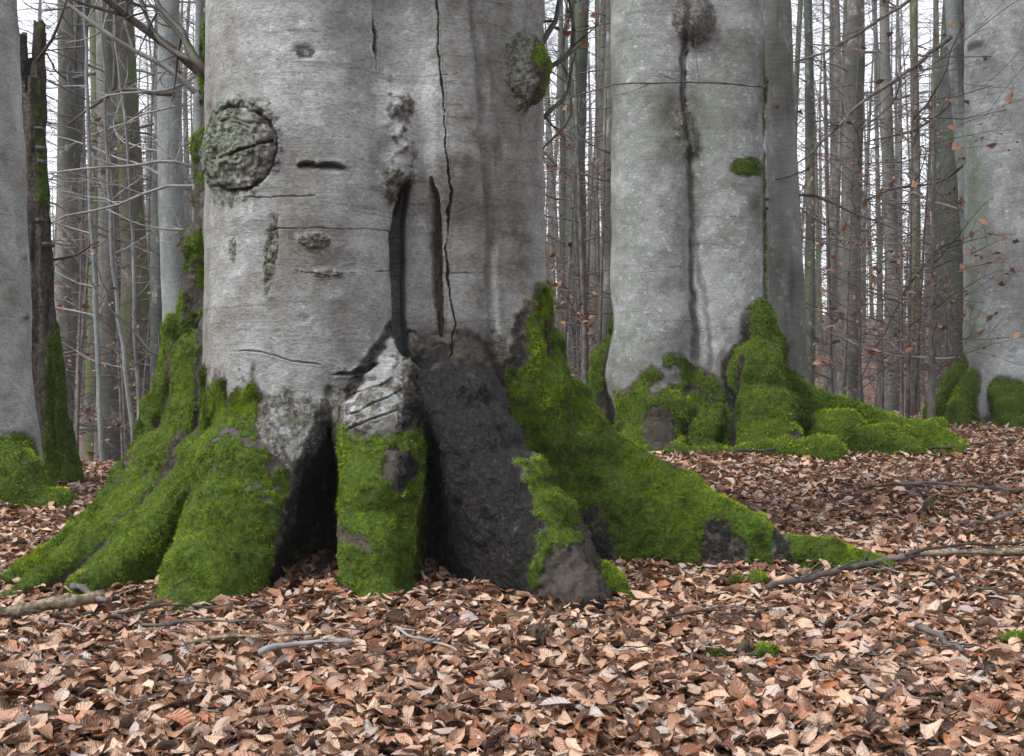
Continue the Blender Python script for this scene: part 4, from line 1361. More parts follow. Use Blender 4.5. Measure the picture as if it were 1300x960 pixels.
def crown_geo(axis, rad, g, z_from, z_to, count, lmin, lmax, depth, kids, r0, sides=4, rise=0.35, tips=None):
    C = Geo()
    for k in range(count):
        zz = g.uniform(z_from, z_to)
        c = np.array([np.interp(zz, axis[:, 2], axis[:, i]) for i in range(3)])
        a = g.uniform(0, 2 * pi)
        rr = np.interp(zz, axis[:, 2], rad) * 0.7
        d = np.array([cos(a), sin(a), g.uniform(-0.1, rise)])
        grow(C, c + d * rr, d, g.uniform(lmin, lmax), r0 * g.uniform(0.6, 1.3), depth, g, kids=kids, sides=sides, tips=tips, amp=0.07)
    return C

def stand_tree(px, Y, wpx, mat, label, seed, lean=0.0, height=16.0, nb=3, vis=(1.0, 5.0), blen=(1.0, 2.2), group=None, name='beech_tree', leaves=0, bmat='twig', py0=460):
    """one tree of the near background; px is where its bole crosses eye level, wpx its width there"""
    g = np.random.default_rng(seed)
    X = (px - 650.0) / FPX * Y
    r = wpx / FPX * Y / 2
    z0 = gz(X, Y)
    root = empty(name, (X, Y, z0))
    G, ax, rad = stem_geo(r * 1.08, height, g, 0.0, sides=16, rings=44)
    if lean:
        G.v[0][:, 0] += lean * (G.v[0][:, 2] + z0 - CAMH)
        ax[:, 0] += lean * (ax[:, 2] + z0 - CAMH)
    G.build('trunk', MAT[mat], root)
    for k in range(nb * 2):
        zz = g.uniform(vis[0], vis[1])
        c = np.array([np.interp(zz, ax[:, 2], ax[:, i]) for i in range(3)])
        a = g.choice([0.0, pi]) + g.uniform(-0.9, 0.9)
        B = Geo()
        tips = []
        d = np.array([cos(a), sin(a) * 0.8, g.uniform(-0.1, 0.45)])
        grow(B, c + d * np.interp(zz, ax[:, 2], rad) * 0.6, d, g.uniform(*blen), 0.012 * g.uniform(0.6, 1.3), 2, g, kids=5, sides=5, tips=tips, amp=0.09)
        bo = B.build('branch', MAT[bmat], root)
        if leaves and g.random() < 0.7:
            tip_leaves(tips, bo, leaves, 0.05, g)
    C = crown_geo(ax, rad, g, height * 0.45, height * 0.98, 12, 1.5, 3.5, 1, 4, 0.03)
    C.build('crown', MAT['twig'], root)
    tag(root, label, 'tree', group)
    return root

mid = {}
mid['a'] = stand_tree(78, 20, 32, 'far_grey', 'slim grey trunk just past the rotten snag', 101, lean=0.01, nb=4, vis=(2, 7), leaves=14)
mid['b1'] = stand_tree(136, 16.5, 30, 'far_grey', 'light grey trunk touching the dark mossy one', 102, nb=4, vis=(2, 6), leaves=10)
mid['b2'] = stand_tree(168, 17, 46, 'far_moss', 'thick dark trunk streaked with moss, beside the light grey one', 103, nb=4, vis=(2, 6))
mid['c'] = stand_tree(203, 14, 22, 'far_dark', 'narrow dark green-grey trunk behind the pale smooth trunk', 104, nb=2, vis=(1.5, 5))
mid['d'] = stand_tree(226, 12, 34, 'far_pale', 'pale smooth trunk with small dark branch scars', 105, lean=-0.02, nb=2, vis=(2, 4), bmat='twig_pale')
mid['e'] = stand_tree(250, 8.6, 17, 'far_pale', 'slim pale young beech with long side branches, close beside the great bole', 106, nb=1, vis=(1.5, 2.5), height=6.0, bmat='twig_pale')
mid['f'] = stand_tree(734, 16, 29, 'far_dark', 'dark blue-grey trunk in the gap between the two great beeches', 107, lean=0.006, nb=4, vis=(1.5, 6), leaves=16)
mid['g'] = stand_tree(776, 12.2, 24, 'far_grey', 'grey trunk half hidden behind the second great beech', 108, nb=2, vis=(1.5, 4), leaves=14)
mid['h'] = stand_tree(1000, 10.4, 42, 'far_scar', 'grey trunk with scarred bark pressed close behind the second great beech', 109, lean=-0.012, nb=2, vis=(1.2, 4), leaves=6)
mid['i'] = stand_tree(1077, 15, 28, 'far_grey', 'straight grey-green trunk rising behind the long mossy roots', 110, nb=4, vis=(1, 5), leaves=6)
mid['j'] = stand_tree(1027, 19, 14, 'far_dark', 'thin dark trunk next to the straight grey-green one', 111, nb=3, vis=(1, 7), leaves=8)
mid['k'] = stand_tree(1129, 24, 22, 'far_grey', 'brownish trunk standing back among thin stems', 112, nb=4, vis=(2, 8), leaves=10)
mid['l'] = stand_tree(1160, 21, 15, 'far_moss', 'thin mossy trunk among the thin stems', 113, nb=3, vis=(2, 8), leaves=10)
mid['m'] = stand_tree(1209, 17, 38, 'far_dark', 'thick dark trunk behind the slim leaning beech', 114, nb=5, vis=(1.5, 5), leaves=20)
mid['n'] = stand_tree(1248, 13.4, 24, 'far_pale', 'slim leaning beech in front of the thick dark trunk', 115, lean=-0.085, nb=2, vis=(2, 4), bmat='twig_pale')

# limbs whose course can be read in the scene
def relbranch(key, *a, **k):
    o = px_branch(None, *a, **k)
    o.parent = mid[key]
    o.location = -mid[key].location
    return o
B_ = relbranch
B_('e', [(248, 118), (236, 100), (205, 84), (165, 62), (120, 28), (85, 2), (50, -20)], 8.5, .022, .012, MAT['twig_pale'], 31, dY=-0.3, kids=6, klen=.25)
B_('e', [(248, 96), (228, 106), (196, 118), (160, 116), (120, 128)], 8.5, .014, .006, MAT['twig_pale'], 32, kids=4)
B_('e', [(246, 212), (225, 205), (208, 202), (190, 209), (160, 214), (110, 212), (58, 218)], 8.4, .013, .006, MAT['twig_pale'], 33, dY=-0.2, kids=5)
B_('e', [(246, 290), (220, 294), (195, 290), (165, 280), (135, 268)], 8.4, .010, .005, MAT['twig_pale'], 34, kids=4)
B_('e', [(240, 440), (205, 465), (160, 410), (130, 385), (110, 345), (92, 320)], 8.3, .012, .005, MAT['twig'], 35, kids=3)
B_('d', [(222, 120), (190, 117), (150, 112), (118, 132), (90, 160)], 11.8, .028, .010, MAT['twig_dark'], 36, kids=5)
B_('d', [(222, 135), (180, 148), (130, 166), (105, 178)], 11.7, .012, .006, MAT['twig_pale'], 37, kids=4)
B_('c', [(145, 118), (146, 60), (146, 0), (148, -40)], 13.5, .03, .02, MAT['twig_dark'], 38, kids=4, klen=.2)
B_('n', [(1207, 47), (1175, 72), (1140, 98), (1105, 122), (1075, 150), (1040, 182), (1012, 210)], 13.2, .030, .010, MAT['twig'], 41, dY=-0.6, kids=6, klen=.22)
B_('n', [(1160, -10), (1148, 8), (1110, 28), (1070, 56), (1035, 72), (1004, 80)], 13.2, .026, .010, MAT['twig'], 42, kids=5, klen=.22)
B_('n', [(1236, 202), (1215, 215), (1190, 235), (1140, 240), (1110, 244), (1090, 254)], 13.2, .022, .008, MAT['twig_dark'], 43, kids=5, klen=.25)
B_('n', [(1236, 300), (1200, 308), (1180, 330), (1150, 370), (1130, 410), (1100, 460), (1088, 490)], 13.0, .018, .006, MAT['twig_dark'], 44, kids=5, klen=.25, leaves=10)
B_('n', [(1243, 452), (1215, 453), (1180, 455), (1140, 451), (1100, 440), (1070, 432)], 12.6, .014, .006, MAT['twig_pale'], 45, kids=4, klen=.25)
B_('m', [(1205, 130), (1180, 155), (1150, 170), (1100, 180)], 16.5, .03, .010, MAT['twig_dark'], 46, kids=5, leaves=14)
B_('i', [(1066, 432), (1045, 440), (1025, 428), (1015, 395)], 14.8, .022, .008, MAT['twig_dark'], 47, kids=4)
B_('h', [(972, 110), (900, 104), (850, 104), (800, 106), (740, 116), (690, 140), (640, 165)], 8.2, .008, .004, MAT['twig'], 48, kids=4, klen=.15, dY=-0.5)
B_('g', [(775, 195), (745, 180), (720, 168), (690, 158)], 11.8, .010, .005, MAT['twig'], 49, kids=4, leaves=26)
B_('g', [(775, 230), (740, 222), (705, 208), (680, 200)], 11.7, .010, .005, MAT['twig'], 50, kids=4, leaves=22)
B_('f', [(726, 0), (712, 50), (720, 100), (730, 150), (700, 185), (670, 205)], 8.8, .016, .008, MAT['twig_dark'], 51, kids=3)
B_('h', [(984, 228), (1010, 222), (1040, 215)], 10.2, .010, .004, MAT['twig'], 52, kids=3, leaves=8)

# the rotten snag with bracket fungi
def snag():
    root = empty('dead_snag', (0, 0, 0))
    tag(root, 'rotten broken snag with dark bracket fungi and moss, behind the pale beech', 'dead tree')
    Y = 7.6
    T = Tree()
    T.base = gz(-2.9, Y)
    T.wamp = 0.02
    pts = [W(66, 612, Y), W(56, 450, Y), W(44, 250, Y), W(38, 75, Y)]
    T.lobes = [(-2.93, Y, 0.10, 0.0)]
    P = [(float(p[2]), float(p[0])) for p in pts]
    zs, xs = [p[0] for p in P], [p[1] for p in P]
    class SN:
        def __call__(s, p, full=False):
            cx = np.interp(p[:, 2], zs, xs)
            zz = p[:, 2] - zs[0]
            ang = np.arctan2(p[:, 1] - Y, p[:, 0] - cx)
            r = 0.085 + 0.09 * np.exp(-np.maximum(zz, 0) / 0.35) + 0.012 * np.sin(ang * 3 + p[:, 2] * 2) + 0.008 * np.sin(ang * 7 - p[:, 2] * 3)
            d = np.hypot(p[:, 0] - cx, p[:, 1] - Y) - r
            top = zs[-1] + 0.16 * np.sin(ang * 2 + 1) + 0.10 * np.sin(ang * 5)
            d = np.maximum(d, (p[:, 2] - top) * 0.6)
            return (d, [('trunk', d)]) if full else d
    def mk(v, n, names, CD):
        A = base_attrs(len(v))
        f1, f2, f3 = fbm(v, (9, 9, 3), 4, 14), fbm(v, (30, 30, 5), 4, 26), fbm(v, 30, 3, 28)
        z = v[:, 2]
        cx = np.interp(z, zs, xs)
        A['wood'] = np.clip(0.55 + 0.5 * f2, 0, 1)
        A['rough'] = np.full(len(v), 0.85, dtype=np.float32)
        A['moss'] = ((v[:, 0] - cx > 0.02) * ss(0.0, 0.5, f1 + 0.05 + 0.5 * ss(1.5, 0.6, z)) * ss(0.03, 0.07, v[:, 0] - cx + 0.03 * ss(1.4, 0.5, z)) + 0.6 * ss(0.6, 0.2, z) * ss(-.2, .3, f1)).clip(0, 1).astype(np.float32)
        A['dark'] = 0.7 * ss(0.15, 0.03, np.abs(f2)) * (1 - A['moss'])
        A['tone'] = np.full(len(v), 0.3, dtype=np.float32)
        A['disp'] = 0.012 * f2 + 0.01 * f1 + 0.01 * A['moss']
        return A
    realise(SN(), root, (-3.3, 7.3, -0.1), (-2.6, 7.9, 3.1), 0.011, mk, MAT['bark2'], 9000, 0.016, 0.002, lambda c, n: np.ones(len(c)), seed=6)
    for k, (px, py, s) in enumerate([(51, 165, .05), (53, 190, .055), (54, 207, .05), (49, 256, .035), (52, 281, .05), (66, 590, .05), (62, 312, .06)]):
        p = W(px, py, Y - 0.06)
        G = Geo()
        n = 12
        prof = [(0.15, 0.5), (0.8, 0.42), (1.0, 0.1), (0.95, -0.12), (0.5, -0.3), (0.1, -0.5)]
        vv = []
        for (rr, zz) in prof:
            for a in np.linspace(-pi / 2, pi / 2, n):
                vv.append((p[0] - 0.02 + rr * s * cos(a), p[1] + rr * s * sin(a) * 0.9, p[2] + zz * s * 0.8))
        q = [(i * n + j, i * n + j + 1, (i + 1) * n + j + 1, (i + 1) * n + j) for i in range(len(prof) - 1) for j in range(n - 1)]
        link('bracket_fungus', mesh_np('bracket_fungus', np.array(vv), np.array(q)), MAT['fungus'], root)
    px_branch(root, [(40, 95), (60, 55), (75, 25), (90, -10)], Y, .014, .006, MAT['twig_dark'], 61, kids=3)
    px_branch(root, [(50, 330), (80, 328), (105, 322), (125, 308)], Y, .011, .005, MAT['twig_dark'], 62, kids=2)
snag()

# young stems in front of the left-hand trunks
for k, (pts, Y, r, lab) in enumerate([
        ([(130, 600), (126, 480), (120, 380), (116, 280), (112, 150), (108, 0), (106, -60)], 9.5, .020, 'thin blue-grey young beech stem, the straightest of the three by the snag'),
        ([(168, 540), (160, 470), (148, 380), (140, 320), (138, 230), (132, 120), (128, -40)], 9.8, .018, 'thin young beech stem bowed in the middle, between two straight ones'),
        ([(176, 530), (173, 450), (170, 360), (166, 250), (158, 150), (148, 60), (140, -40)], 10.2, .016, 'thin young beech stem nearest the left roots of the great bole')]):
    root = empty('young_beech', (0, 0, 0))
    P = [W(a, b, Y) for a, b in pts]
    P.insert(0, np.array([P[0][0] + 0.02, Y, gz(P[0][0], Y) - 0.05]))
    c = wiggle(P, 40, 0.008, 200 + k)
    G = Geo()
    G.tube(c, np.linspace(r * 1.25, r * 0.55, 40), 8)
    G.build('trunk', MAT['far_pale'], root)
    g = np.random.default_rng(210 + k)
    for j in range(9):
        i = int(g.integers(8, 38))
        B = Geo()
        tips = []
        grow(B, c[i], (g.normal(), g.normal() * 0.6, 0.35), g.uniform(0.5, 1.3), r * 0.4, 1, g, kids=4, sides=4, tips=tips, amp=0.08)
        bo = B.build('branch', MAT['twig_pale'] if j % 2 else MAT['twig'], root)
        if j % 3 == 0: tip_leaves(tips, bo, 5, 0.05, g)
    tag(root, lab, 'young tree')

# ------------------------------------------------------------------ the far stand
protos = []
for k, (r, hgt, mat) in enumerate([(.20, 27, 'far_grey'), (.15, 25, 'far_dark'), (.24, 29, 'far_moss'), (.12, 22, 'far_grey'), (.17, 26, 'far_moss'), (.09, 16, 'far_grey')]):
    g = np.random.default_rng(300 + k)
    G, ax, rad = stem_geo(r, hgt, g, g.uniform(-1, 1), sides=9, rings=22, z0=-0.8)
    G2 = crown_geo(ax, rad, g, 1.5, hgt * 0.97, 80, 1.0, 3.4, 2, 5, 0.016, sides=3, rise=0.7)
    me_t = mesh_np('trunk', np.concatenate(G.v), np.concatenate(G.q), np.concatenate(G.t))
    me_t.materials.append(MAT[mat])
    me_c = mesh_np('crown', np.concatenate(G2.v), np.concatenate(G2.q))
    me_c.materials.append(MAT['twig'])
    protos.append((me_t, me_c))
LAB = {0: 'straight grey beech of the far stand, bare twigs above', 1: 'dark slender trunk of the far stand, bare twigs above', 2: 'stout mossy-brown trunk of the far stand',
       3: 'thin grey pole-sized beech of the far stand', 4: 'mossy-brown medium trunk of the far stand', 5: 'very thin young beech of the far stand'}
g = np.random.default_rng(77)
spots = []
tries = 0
while len(spots) < 298 and tries < 20000:
    tries += 1
    y = 19 + 96 * g.random() ** 0.85
    x = g.uniform(-1, 1) * (0.58 * y + 5)
    if any((x - a) ** 2 + (y - b) ** 2 < (1.3 + 0.006 * y) ** 2 for a, b in spots):
        continue
    px = 650 + FPX * x / y
    if y < 30 and (1100 < px < 1180 or 690 < px < 720):
        continue
    spots.append((x, y))
for x, y in spots:
    k = int(g.choice(6, p=[.2, .2, .12, .2, .14, .14]))
    s = g.uniform(0.85, 1.2)
    root = empty('beech_tree', (x, y, gz(x, y)))
    root.rotation_euler = (g.normal() * 0.03, g.normal() * 0.03, g.uniform(0, 6.28))
    root.scale = (s, s, g.uniform(0.9, 1.15))
    tag(root, LAB[k], 'tree', 'trees of the far stand')
    for nm, me in zip(('trunk', 'crown'), protos[k]):
        link(nm, me, None, root)

# beyond them the wood runs together into one mass of poles and twigs
def far_wood_and_blockers():
    g = np.random.default_rng(88)
    G = Geo()
    for k in range(810):
        if k < 600:
            y = g.uniform(62, 158)
            x = g.uniform(-1, 1) * (0.60 * y + 6)
        else:                                # wood beside and behind the viewer, unseen, added to block low sky light
            a, d = g.uniform(radians(125), radians(415)), 9 + 34 * g.random() ** 0.7
            x, y = d * cos(a), d * sin(a)
            if abs(x) < 0.5 * y + 5 and y > 0: continue
        z0 = gz(x, y) - 0.3
        h = g.uniform(9, 24)
        r = g.uniform(0.05, 0.17) if k < 600 else g.uniform(0.12, 0.34)
        lx, ly = g.normal(size=2) * 0.03 * h
        P = [(x, y, z0), (x + lx * .3, y + ly * .3, z0 + h * .35), (x + lx, y + ly, z0 + h)]
        G.tube(P, [r * 1.2, r, r * 0.25], 5, cap=False)
        for j in range(15):
            t = g.uniform(0.12, 0.95)
            b = np.array([x + lx * t, y + ly * t, z0 + h * t])
            a = g.uniform(0, 6.28)
            L = g.uniform(0.8, 3.0)
            d = np.array([cos(a) * L, sin(a) * L, L * g.uniform(-.1, .9)])
            G.tube([b, b + d * .5 + g.normal(size=3) * .15, b + d], [.025, .016, .006], 3, cap=False)
    o = G.build('far_wood_and_blockers', MAT['far_grey'], None)
    tag(o, 'distant wood of bare poles running together into one mass, with added light-blocking poles out of view', 'wood', kind='stuff')
far_wood_and_blockers()

# undergrowth: young beeches that keep their withered leaves
sp = []
for k in range(4):
    g2 = np.random.default_rng(400 + k)
    h = [2.6, 3.6, 5.0, 3.2][k]
    G, ax, rad = stem_geo(0.014 + 0.004 * k, h, g2, 0.2, sides=5, rings=12, z0=-0.2)
    tips = []
    C = crown_geo(ax, rad, g2, 0.3, h, 20, 0.5, 1.5, 2, 4, 0.006, sides=3, tips=tips)
    P = np.array(tips)[g2.integers(0, len(tips), 90)]
    v, q, r = sprinkle(P, 0.06, 0.8, 3, g2, 5)
    ms = []
    for nm, vv, qq, mt in (('trunk', np.concatenate(G.v), np.concatenate(G.q), 'twig'), ('crown', np.concatenate(C.v), np.concatenate(C.q), 'twig'), ('withered_leaves', v, q, 'orange_leaf')):
        me = mesh_np(nm, vv, qq)
        me.materials.append(MAT[mt])
        ms.append((nm, me))
    sp.append(ms)
for k in range(220):
    y = 15 + 50 * g.random() ** 1.2
    x = g.uniform(-1, 1) * (0.46 * y + 2)
    if k >= 190:                            # some stand nearer, in the gaps between the big boles
        y = g.uniform(11.5, 17)
        x = (g.choice([g.uniform(70, 240), g.uniform(700, 770), g.uniform(1025, 1215), g.uniform(1025, 1215)]) - 650) / FPX * y
    root = empty('beech_sapling', (x, y, gz(x, y)))
    root.rotation_euler = (0, 0, g.uniform(0, 6.28))
    s = g.uniform(0.7, 1.4)
    root.scale = (s, s, s)
    tag(root, 'small beech sapling holding withered orange-brown leaves under the far stand', 'sapling', 'saplings under the far stand')
    for nm, me in sp[k % 4]:
        o = link(nm, me, None, root)
        if nm == 'withered_leaves': o['kind'] = 'stuff'

# ------------------------------------------------------------------ fallen leaves
def litter_points(n, y0, y1, g, lift):
    y = np.sqrt(g.uniform(y0 ** 2, y1 ** 2, n))
    x = g.uniform(-1, 1, n) * (0.46 * y + 0.5)
    P = np.stack([x, y, ground_z(x, y)], 1)
    for T, rad in ((T1, 3.0), (T2, 3.0), (T3, 2), (T4, 1.5)):
        near = np.hypot(P[:, 0] - T.lobes[0][0], P[:, 1] - T.lobes[0][1]) < rad
        if near.any():
            q = P[near].astype(np.float32)
            q[:, 2] += 0.03
            d = T(q)
            keep = np.ones(len(P), dtype=bool)
            keep[np.nonzero(near)[0][d < 0.012]] = False
            bump = np.zeros(len(P))
            bump[near] = 0.018 * ss(0.16, 0.0, d)
            P[:, 2] += bump
            P = P[keep]
    P[:, 2] += g.uniform(0.004, lift, len(P))
    return P

g = np.random.default_rng(500)
V, Q, R = [], [], []
off = 0
for n, y0, y1, size, tilt, nl, lift, cols in [(13500, 1.9, 3.5, .052, .45, 5, .055, 4), (13000, 3.5, 4.8, .052, .45, 4, .05, 2), (16000, 4.8, 6.6, .054, .45, 4, .048, 2), (20000, 6.6, 9.0, .06, .45, 3, .045, 2), (24000, 9.0, 15, .072, .6, 3, .04, 1)]:
    v, q, r = sprinkle(litter_points(n, y0, y1, g, lift), size, tilt, nl, g, 24, cols)
    V.append(v); Q.append(q + off); R.append(r)
    off += len(v)
lit = link('leaf_litter', mesh_np('leaf_litter', np.concatenate(V), np.concatenate(Q), attrs={k: np.concatenate(R)[:, i] for i, k in enumerate(('rnd', 'lu', 'lv'))}), MAT['leaf'])
tag(lit, 'deep litter of curled brown beech leaves over the forest floor', 'leaf litter', kind='stuff')

LEAFC = [('pale pinkish tan', (0.50, 0.33, 0.235)), ('light tan', (0.38, 0.21, 0.13)), ('warm russet', (0.20, 0.075, 0.034)), ('dark brown', (0.085, 0.034, 0.018)), ('bright orange-brown', (0.34, 0.11, 0.018)), ('dull grey-brown', (0.30, 0.255, 0.24))]
lmats = [leaf_mat('loose leaf %d' % i, c) for i, (nm, c) in enumerate(LEAFC)]
lmesh = []
for k in range(14):
    lv, lq, lu = leaf_mesh(9, g, g.uniform(-1.0, 1.2), g.uniform(-0.4, 0.65), g.uniform(-1.3, 1.3), 4)
    lmesh.append(mesh_np('leaf', lv, lq, attrs={'lu': lu[:, 0], 'lv': lu[:, 1]}))
    lmesh[-1].materials.append(lmats[0])
P = litter_points(2400, 2.55, 3.9, g, 0.02)
P = P[np.abs(P[:, 0]) < 0.43 * P[:, 1]][:300]
for k, p in enumerate(P):
    c = int(g.choice(6, p=[.26, .25, .2, .14, .06, .09]))
    me = lmesh[int(g.integers(14))]
    o = bpy.data.objects.new('fallen_leaf', me)
    COL.objects.link(o)
    o.location = (p[0], p[1], p[2] + 0.035)
    s = g.uniform(0.045, 0.075)
    o.scale = (s, s, s * g.choice([-1, 1]))
    o.rotation_euler = (g.normal() * 0.4, g.normal() * 0.4, g.uniform(0, 6.28))
    o.material_slots[0].link = 'OBJECT'
    o.material_slots[0].material = lmats[c]
    tag(o, LEAFC[c][0] + ' beech leaf lying loose on top of the litter', 'leaf', LEAFC[c][0] + ' leaves on the litter')

# ------------------------------------------------------------------ sticks, twigs and moss on the floor
def floor_at(px, py):
    Y = CAMH * FPX / max(py - HOR, 20)
    for _ in range(30):
        x = (px - 650) / FPX * Y
        z = gz(x, Y)
        Y = 0.5 * Y + 0.5 * (CAMH - z) * FPX / max(py - HOR, 20)
    return np.array([(px - 650) / FPX * Y, Y, gz((px - 650) / FPX * Y, Y)])

def stick(name, pts, r0, r1, mat, label, seed, lift=0.04, kids=0, group=None, cat='stick', sides=7, amp=0.006):
    g = np.random.default_rng(seed)
    P = [floor_at(a, b) + np.array([0, 0, lift + 0.024 + r0]) for a, b in pts]
    L = sum(np.linalg.norm(P[i + 1] - P[i]) for i in range(len(P) - 1))
    n = max(10, int(L * 34))
    c = wiggle(P, n, amp, seed)
    G = Geo()
    rad = np.linspace(r0, r1, n) * (1 + 0.14 * g.normal(size=n))
    G.tube(c, rad, sides)
    G.v[0] = G.v[0] + g.normal(size=G.v[0].shape) * r0 * 0.12
    for k in range(kids):
        i = int(g.integers(1, n - 1))
        dd = c[min(i + 1, n - 1)] - c[i - 1]
        dd /= np.linalg.norm(dd)
        nd = dd * 0.8 + np.array([g.normal() * .5, g.normal() * .5, g.uniform(0, .25)])
        grow(G, c[i], nd, L * g.uniform(.15, .4), rad[i] * 0.5, 0, g, kids=0, sides=4, amp=0.06)
    o = G.build(name, MAT[mat], None)
    # origin to the thing itself
    tag(o, label, cat, group)
    return o
stick('fallen_log', [(-60, 812), (0, 804), (60, 795), (126, 786)], .022, .017, 'log', 'weathered pale yellow-brown log lying left of the great bole', 601, kids=0, cat='log', sides=10, lift=.02)
stick('fallen_log', [(92, 772), (112, 780), (132, 792)], .013, .009, 'twig', 'short dark piece of branch touching the pale log', 602, cat='log', sides=8, lift=.04)
stick('stick', [(150, 806), (210, 796), (300, 798)], .005, .003, 'twig_dark', 'long dark thin stick lying before the front-left root foot', 603, kids=2)
stick('stick', [(180, 822), (250, 816), (330, 815), (360, 822)], .005, .003, 'twig', 'dark stick with side twigs next to the long pale stick', 604, kids=3)
stick('stick', [(235, 842), (300, 836), (400, 828)], .007, .005, 'log', 'long pale bare stick half buried in leaves before the hollow', 605, lift=.03)
stick('stick', [(330, 862), (370, 850), (420, 845), (445, 846)], .008, .005, 'twig_pale', 'thick grey forked stick below the middle root', 606, kids=2)
stick('stick', [(500, 826), (525, 842), (560, 850), (585, 858)], .005, .003, 'twig_pale', 'grey bent forked twig below the dark wet root', 607, kids=3)
stick('fallen_branch', [(975, 772), (1030, 758), (1075, 746), (1115, 736), (1165, 728)], .010, .014, 'twig', 'dark fallen branch with moss lying past the root tip', 608, kids=5, cat='branch', lift=.04)
stick('fallen_branch', [(1170, 722), (1230, 720), (1320, 718)], .016, .018, 'log', 'pale thick fallen branch at the end of the dark one', 609, cat='branch', lift=.02, sides=9)
stick('fallen_branch', [(1150, 735), (1215, 722), (1330, 716)], .006, .005, 'twig_dark', 'thin dark branch resting on the pale thick one', 610, kids=4, cat='branch', lift=.065)
stick('fallen_branch', [(1165, 826), (1195, 842), (1225, 862)], .010, .006, 'twig', 'short thick dark grey broken branch in the open leaves', 611, cat='branch', sides=9, lift=.035)
stick('stick', [(1140, 634), (1190, 632), (1240, 638), (1300, 642)], .012, .006, 'twig', 'long grey twig with side shoots near the little post stump', 612, kids=5, lift=.05)
stick('stick', [(1090, 640), (1140, 634), (1190, 648)], .007, .004, 'twig_dark', 'dark twig crossing the long grey one', 613, kids=3, lift=.06)
stick('stick', [(1230, 690), (1270, 680), (1310, 660)], .010, .006, 'twig', 'grey twig slanting above the pale thick branch', 614, kids=2, lift=.05)
stick('stick', [(1190, 745), (1230, 770), (1300, 790)], .006, .004, 'twig_dark', 'thin dark twig hooked downward from the fallen branch', 615, kids=3, lift=.05)
stick('stick', [(835, 815), (870, 806), (905, 800)], .005, .003, 'twig_dark', 'short dark twig right of the bare root nose', 616, kids=1)
stick('stick', [(1065, 830), (1090, 815), (1110, 795)], .004, .003, 'twig_pale', 'pale grey twig tilting up from the open leaves', 617, lift=.05)
stick('stick', [(1180, 585), (1230, 580), (1290, 572)], .010, .006, 'twig_dark', 'dark twig on the leaves before the right-hand beech', 618, kids=2, lift=.05)
stick('stick', [(700, 600), (760, 588), (800, 590)], .01, .006, 'twig_dark', 'dark twig behind the right buttress root', 619, lift=.05)
stick('stick', [(930, 590), (1000, 585), (1060, 588)], .010, .006, 'twig_dark', 'thin dark twig before the two moss cushions', 620, kids=2, lift=.05)
def twig_bits():
    g = np.random.default_rng(640)
    P = litter_points(900, 1.9, 8.0, g, 0.055)
    G = Geo()
    for p in P:
        a = g.uniform(0, 6.28)
        L = g.uniform(0.03, 0.16)
        d = np.array([cos(a), sin(a), g.normal() * 0.15]) * L
        q = p + np.array([0, 0, 0.012])
        G.tube([q, q + d * .5 + g.normal(size=3) * .006, q + d], [.0022, .0018, .001], 4, cap=False)
    tag(G.build('twig_litter', MAT['twig'], None), 'crumbs of broken twigs strewn through the leaf litter', 'twigs', kind='stuff')
twig_bits()
gt = np.random.default_rng(650)
made = 0
while made < 70:
    px, py = gt.uniform(-20, 1320), 600 + 300 * gt.random() ** 0.8
    p = floor_at(px, py)
    if T1(np.array([[p[0], p[1], 0.05]], dtype=np.float32))[0] < 0.15 or T2(np.array([[p[0], p[1], 0.2]], dtype=np.float32))[0] < 0.1 or p[1] > 8.2 and p[0] < 0:
        continue
    a = gt.normal() * 0.5 + gt.choice([0, pi])
    Lp = gt.uniform(25, 80)
    b = (px + Lp * cos(a), py + Lp * 0.35 * sin(a))
    m = ((px + b[0]) / 2 + gt.normal() * 4, (py + b[1]) / 2 + gt.normal() * 4)
    mt = ['twig_dark', 'twig', 'twig_pale'][int(gt.choice(3, p=[.45, .35, .2]))]
    nm = {'twig_dark': 'blackish', 'twig': 'brown-grey', 'twig_pale': 'pale grey'}[mt]
    stick('twig', [(px, py), m, b], gt.uniform(.0018, .004), .0014, mt, nm + ' thin twig scattered loose among the fallen leaves', 700 + made, lift=gt.uniform(.035, .06), kids=int(gt.integers(0, 3)), group=nm + ' twigs among the leaves', cat='twig', sides=5)
    made += 1

def lump(name, px, py, r, mat, label, cat, seed, squash=(1, 1, 1), moss=0, lift=0.02):
    """an uneven clod: moss cushion, stub or piece of rotten wood"""
    p = floor_at(px, py) + np.array([0, 0, lift + 0.035])
    T = lambda q: np.linalg.norm((q - p.astype(np.float32)) / np.array(squash, dtype=np.float32), axis=1) - r * (1 + 0.25 * vnoise(q, 1.6 / r, seed))
    R = r * max(squash) * 1.5
    v, q = surface_nets(T, p - R, p + R, r / 9)
    n = vert_normals(v, q)
    v = v + n * ((fbm(v, 4 / r, 3, seed) if moss else 1.6 * fbm(v, np.array([5, 5, 1.5]) / r, 4, seed)) * r * (0.08 if moss else 0.22))[:, None]
    o = link(name, mesh_np(name, v, q), mat)
    tag(o, label, cat)
    if moss:
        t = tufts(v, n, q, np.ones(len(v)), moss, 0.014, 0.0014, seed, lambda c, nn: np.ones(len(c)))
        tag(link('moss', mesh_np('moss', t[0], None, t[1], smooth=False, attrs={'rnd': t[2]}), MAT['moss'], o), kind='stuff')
mg = simple('moss ground', MOSS_A, MOSS_B, 40, 0.8)
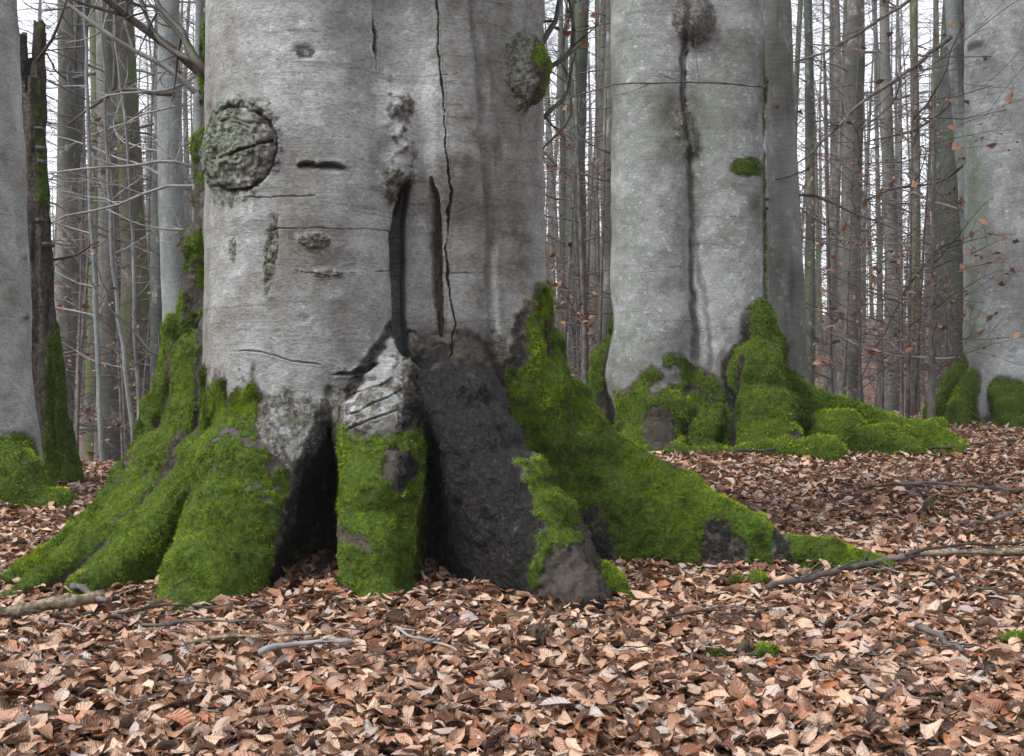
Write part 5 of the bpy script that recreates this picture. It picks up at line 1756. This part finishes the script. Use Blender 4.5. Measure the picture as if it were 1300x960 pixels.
lump('moss_cushion', 962, 752, .034, mg, 'round green moss cushion below the root tip, larger of a pair', 'moss', 801, (1.1, 1, .7), 1500)
lump('moss_cushion', 934, 754, .022, mg, 'small green moss cushion below the root tip, smaller of a pair', 'moss', 802, (1.1, 1, .7), 800)
lump('moss_cushion', 972, 852, .030, mg, 'bright moss tuft beside a dark piece of bark in open leaves', 'moss', 803, (1.3, 1, .6), 1500)
lump('moss_cushion', 912, 856, .022, mg, 'thin sunken moss patch left of the bark piece', 'moss', 804, (1.5, 1, .4), 800)
lump('moss_cushion', 1290, 834, .030, mg, 'yellow-green moss patch past the short broken branch', 'moss', 805, (1.6, 1, .5), 1200)
lump('bark_piece', 945, 852, .028, MAT['rot'], 'small upright dark piece of bark next to a moss tuft', 'bark', 806, (.7, .7, 1.1))
lump('rotten_chunk', 684, 832, .034, MAT['rot'], 'black-brown rotten wood chunk in the leaves before the dark wet root', 'wood', 807, (.8, .8, 1.1))
lump('stump', 1179, 657, .04, MAT['rot'], 'little mossy post stump poking out of the leaves', 'stump', 808, (.7, .7, 1.3), 250)

# ------------------------------------------------------------------ haze in the stand
def haze():
    lo, hi = np.array([-126, -64, -4.0]), np.array([126, 172, 46.0])
    v = np.array([[(lo, hi)[i][0], (lo, hi)[j][1], (lo, hi)[k][2]] for i in (0, 1) for j in (0, 1) for k in (0, 1)])
    q = np.array([(0, 1, 3, 2), (4, 6, 7, 5), (0, 4, 5, 1), (2, 3, 7, 6), (0, 2, 6, 4), (1, 5, 7, 3)])
    m = bpy.data.materials.new('haze')
    m.use_nodes = True
    t = m.node_tree
    t.nodes.clear()
    out = t.nodes.new('ShaderNodeOutputMaterial')
    pv = t.nodes.new('ShaderNodeVolumePrincipled')
    pv.inputs['Color'].default_value = (0.86, 0.88, 0.95, 1)
    pv.inputs['Density'].default_value = 0.0012
    pv.inputs['Anisotropy'].default_value = 0.1
    t.links.new(pv.outputs[0], out.inputs['Volume'])
    o = link('haze', mesh_np('haze', v, q, smooth=False), m)
    tag(o, kind='stuff')
haze()
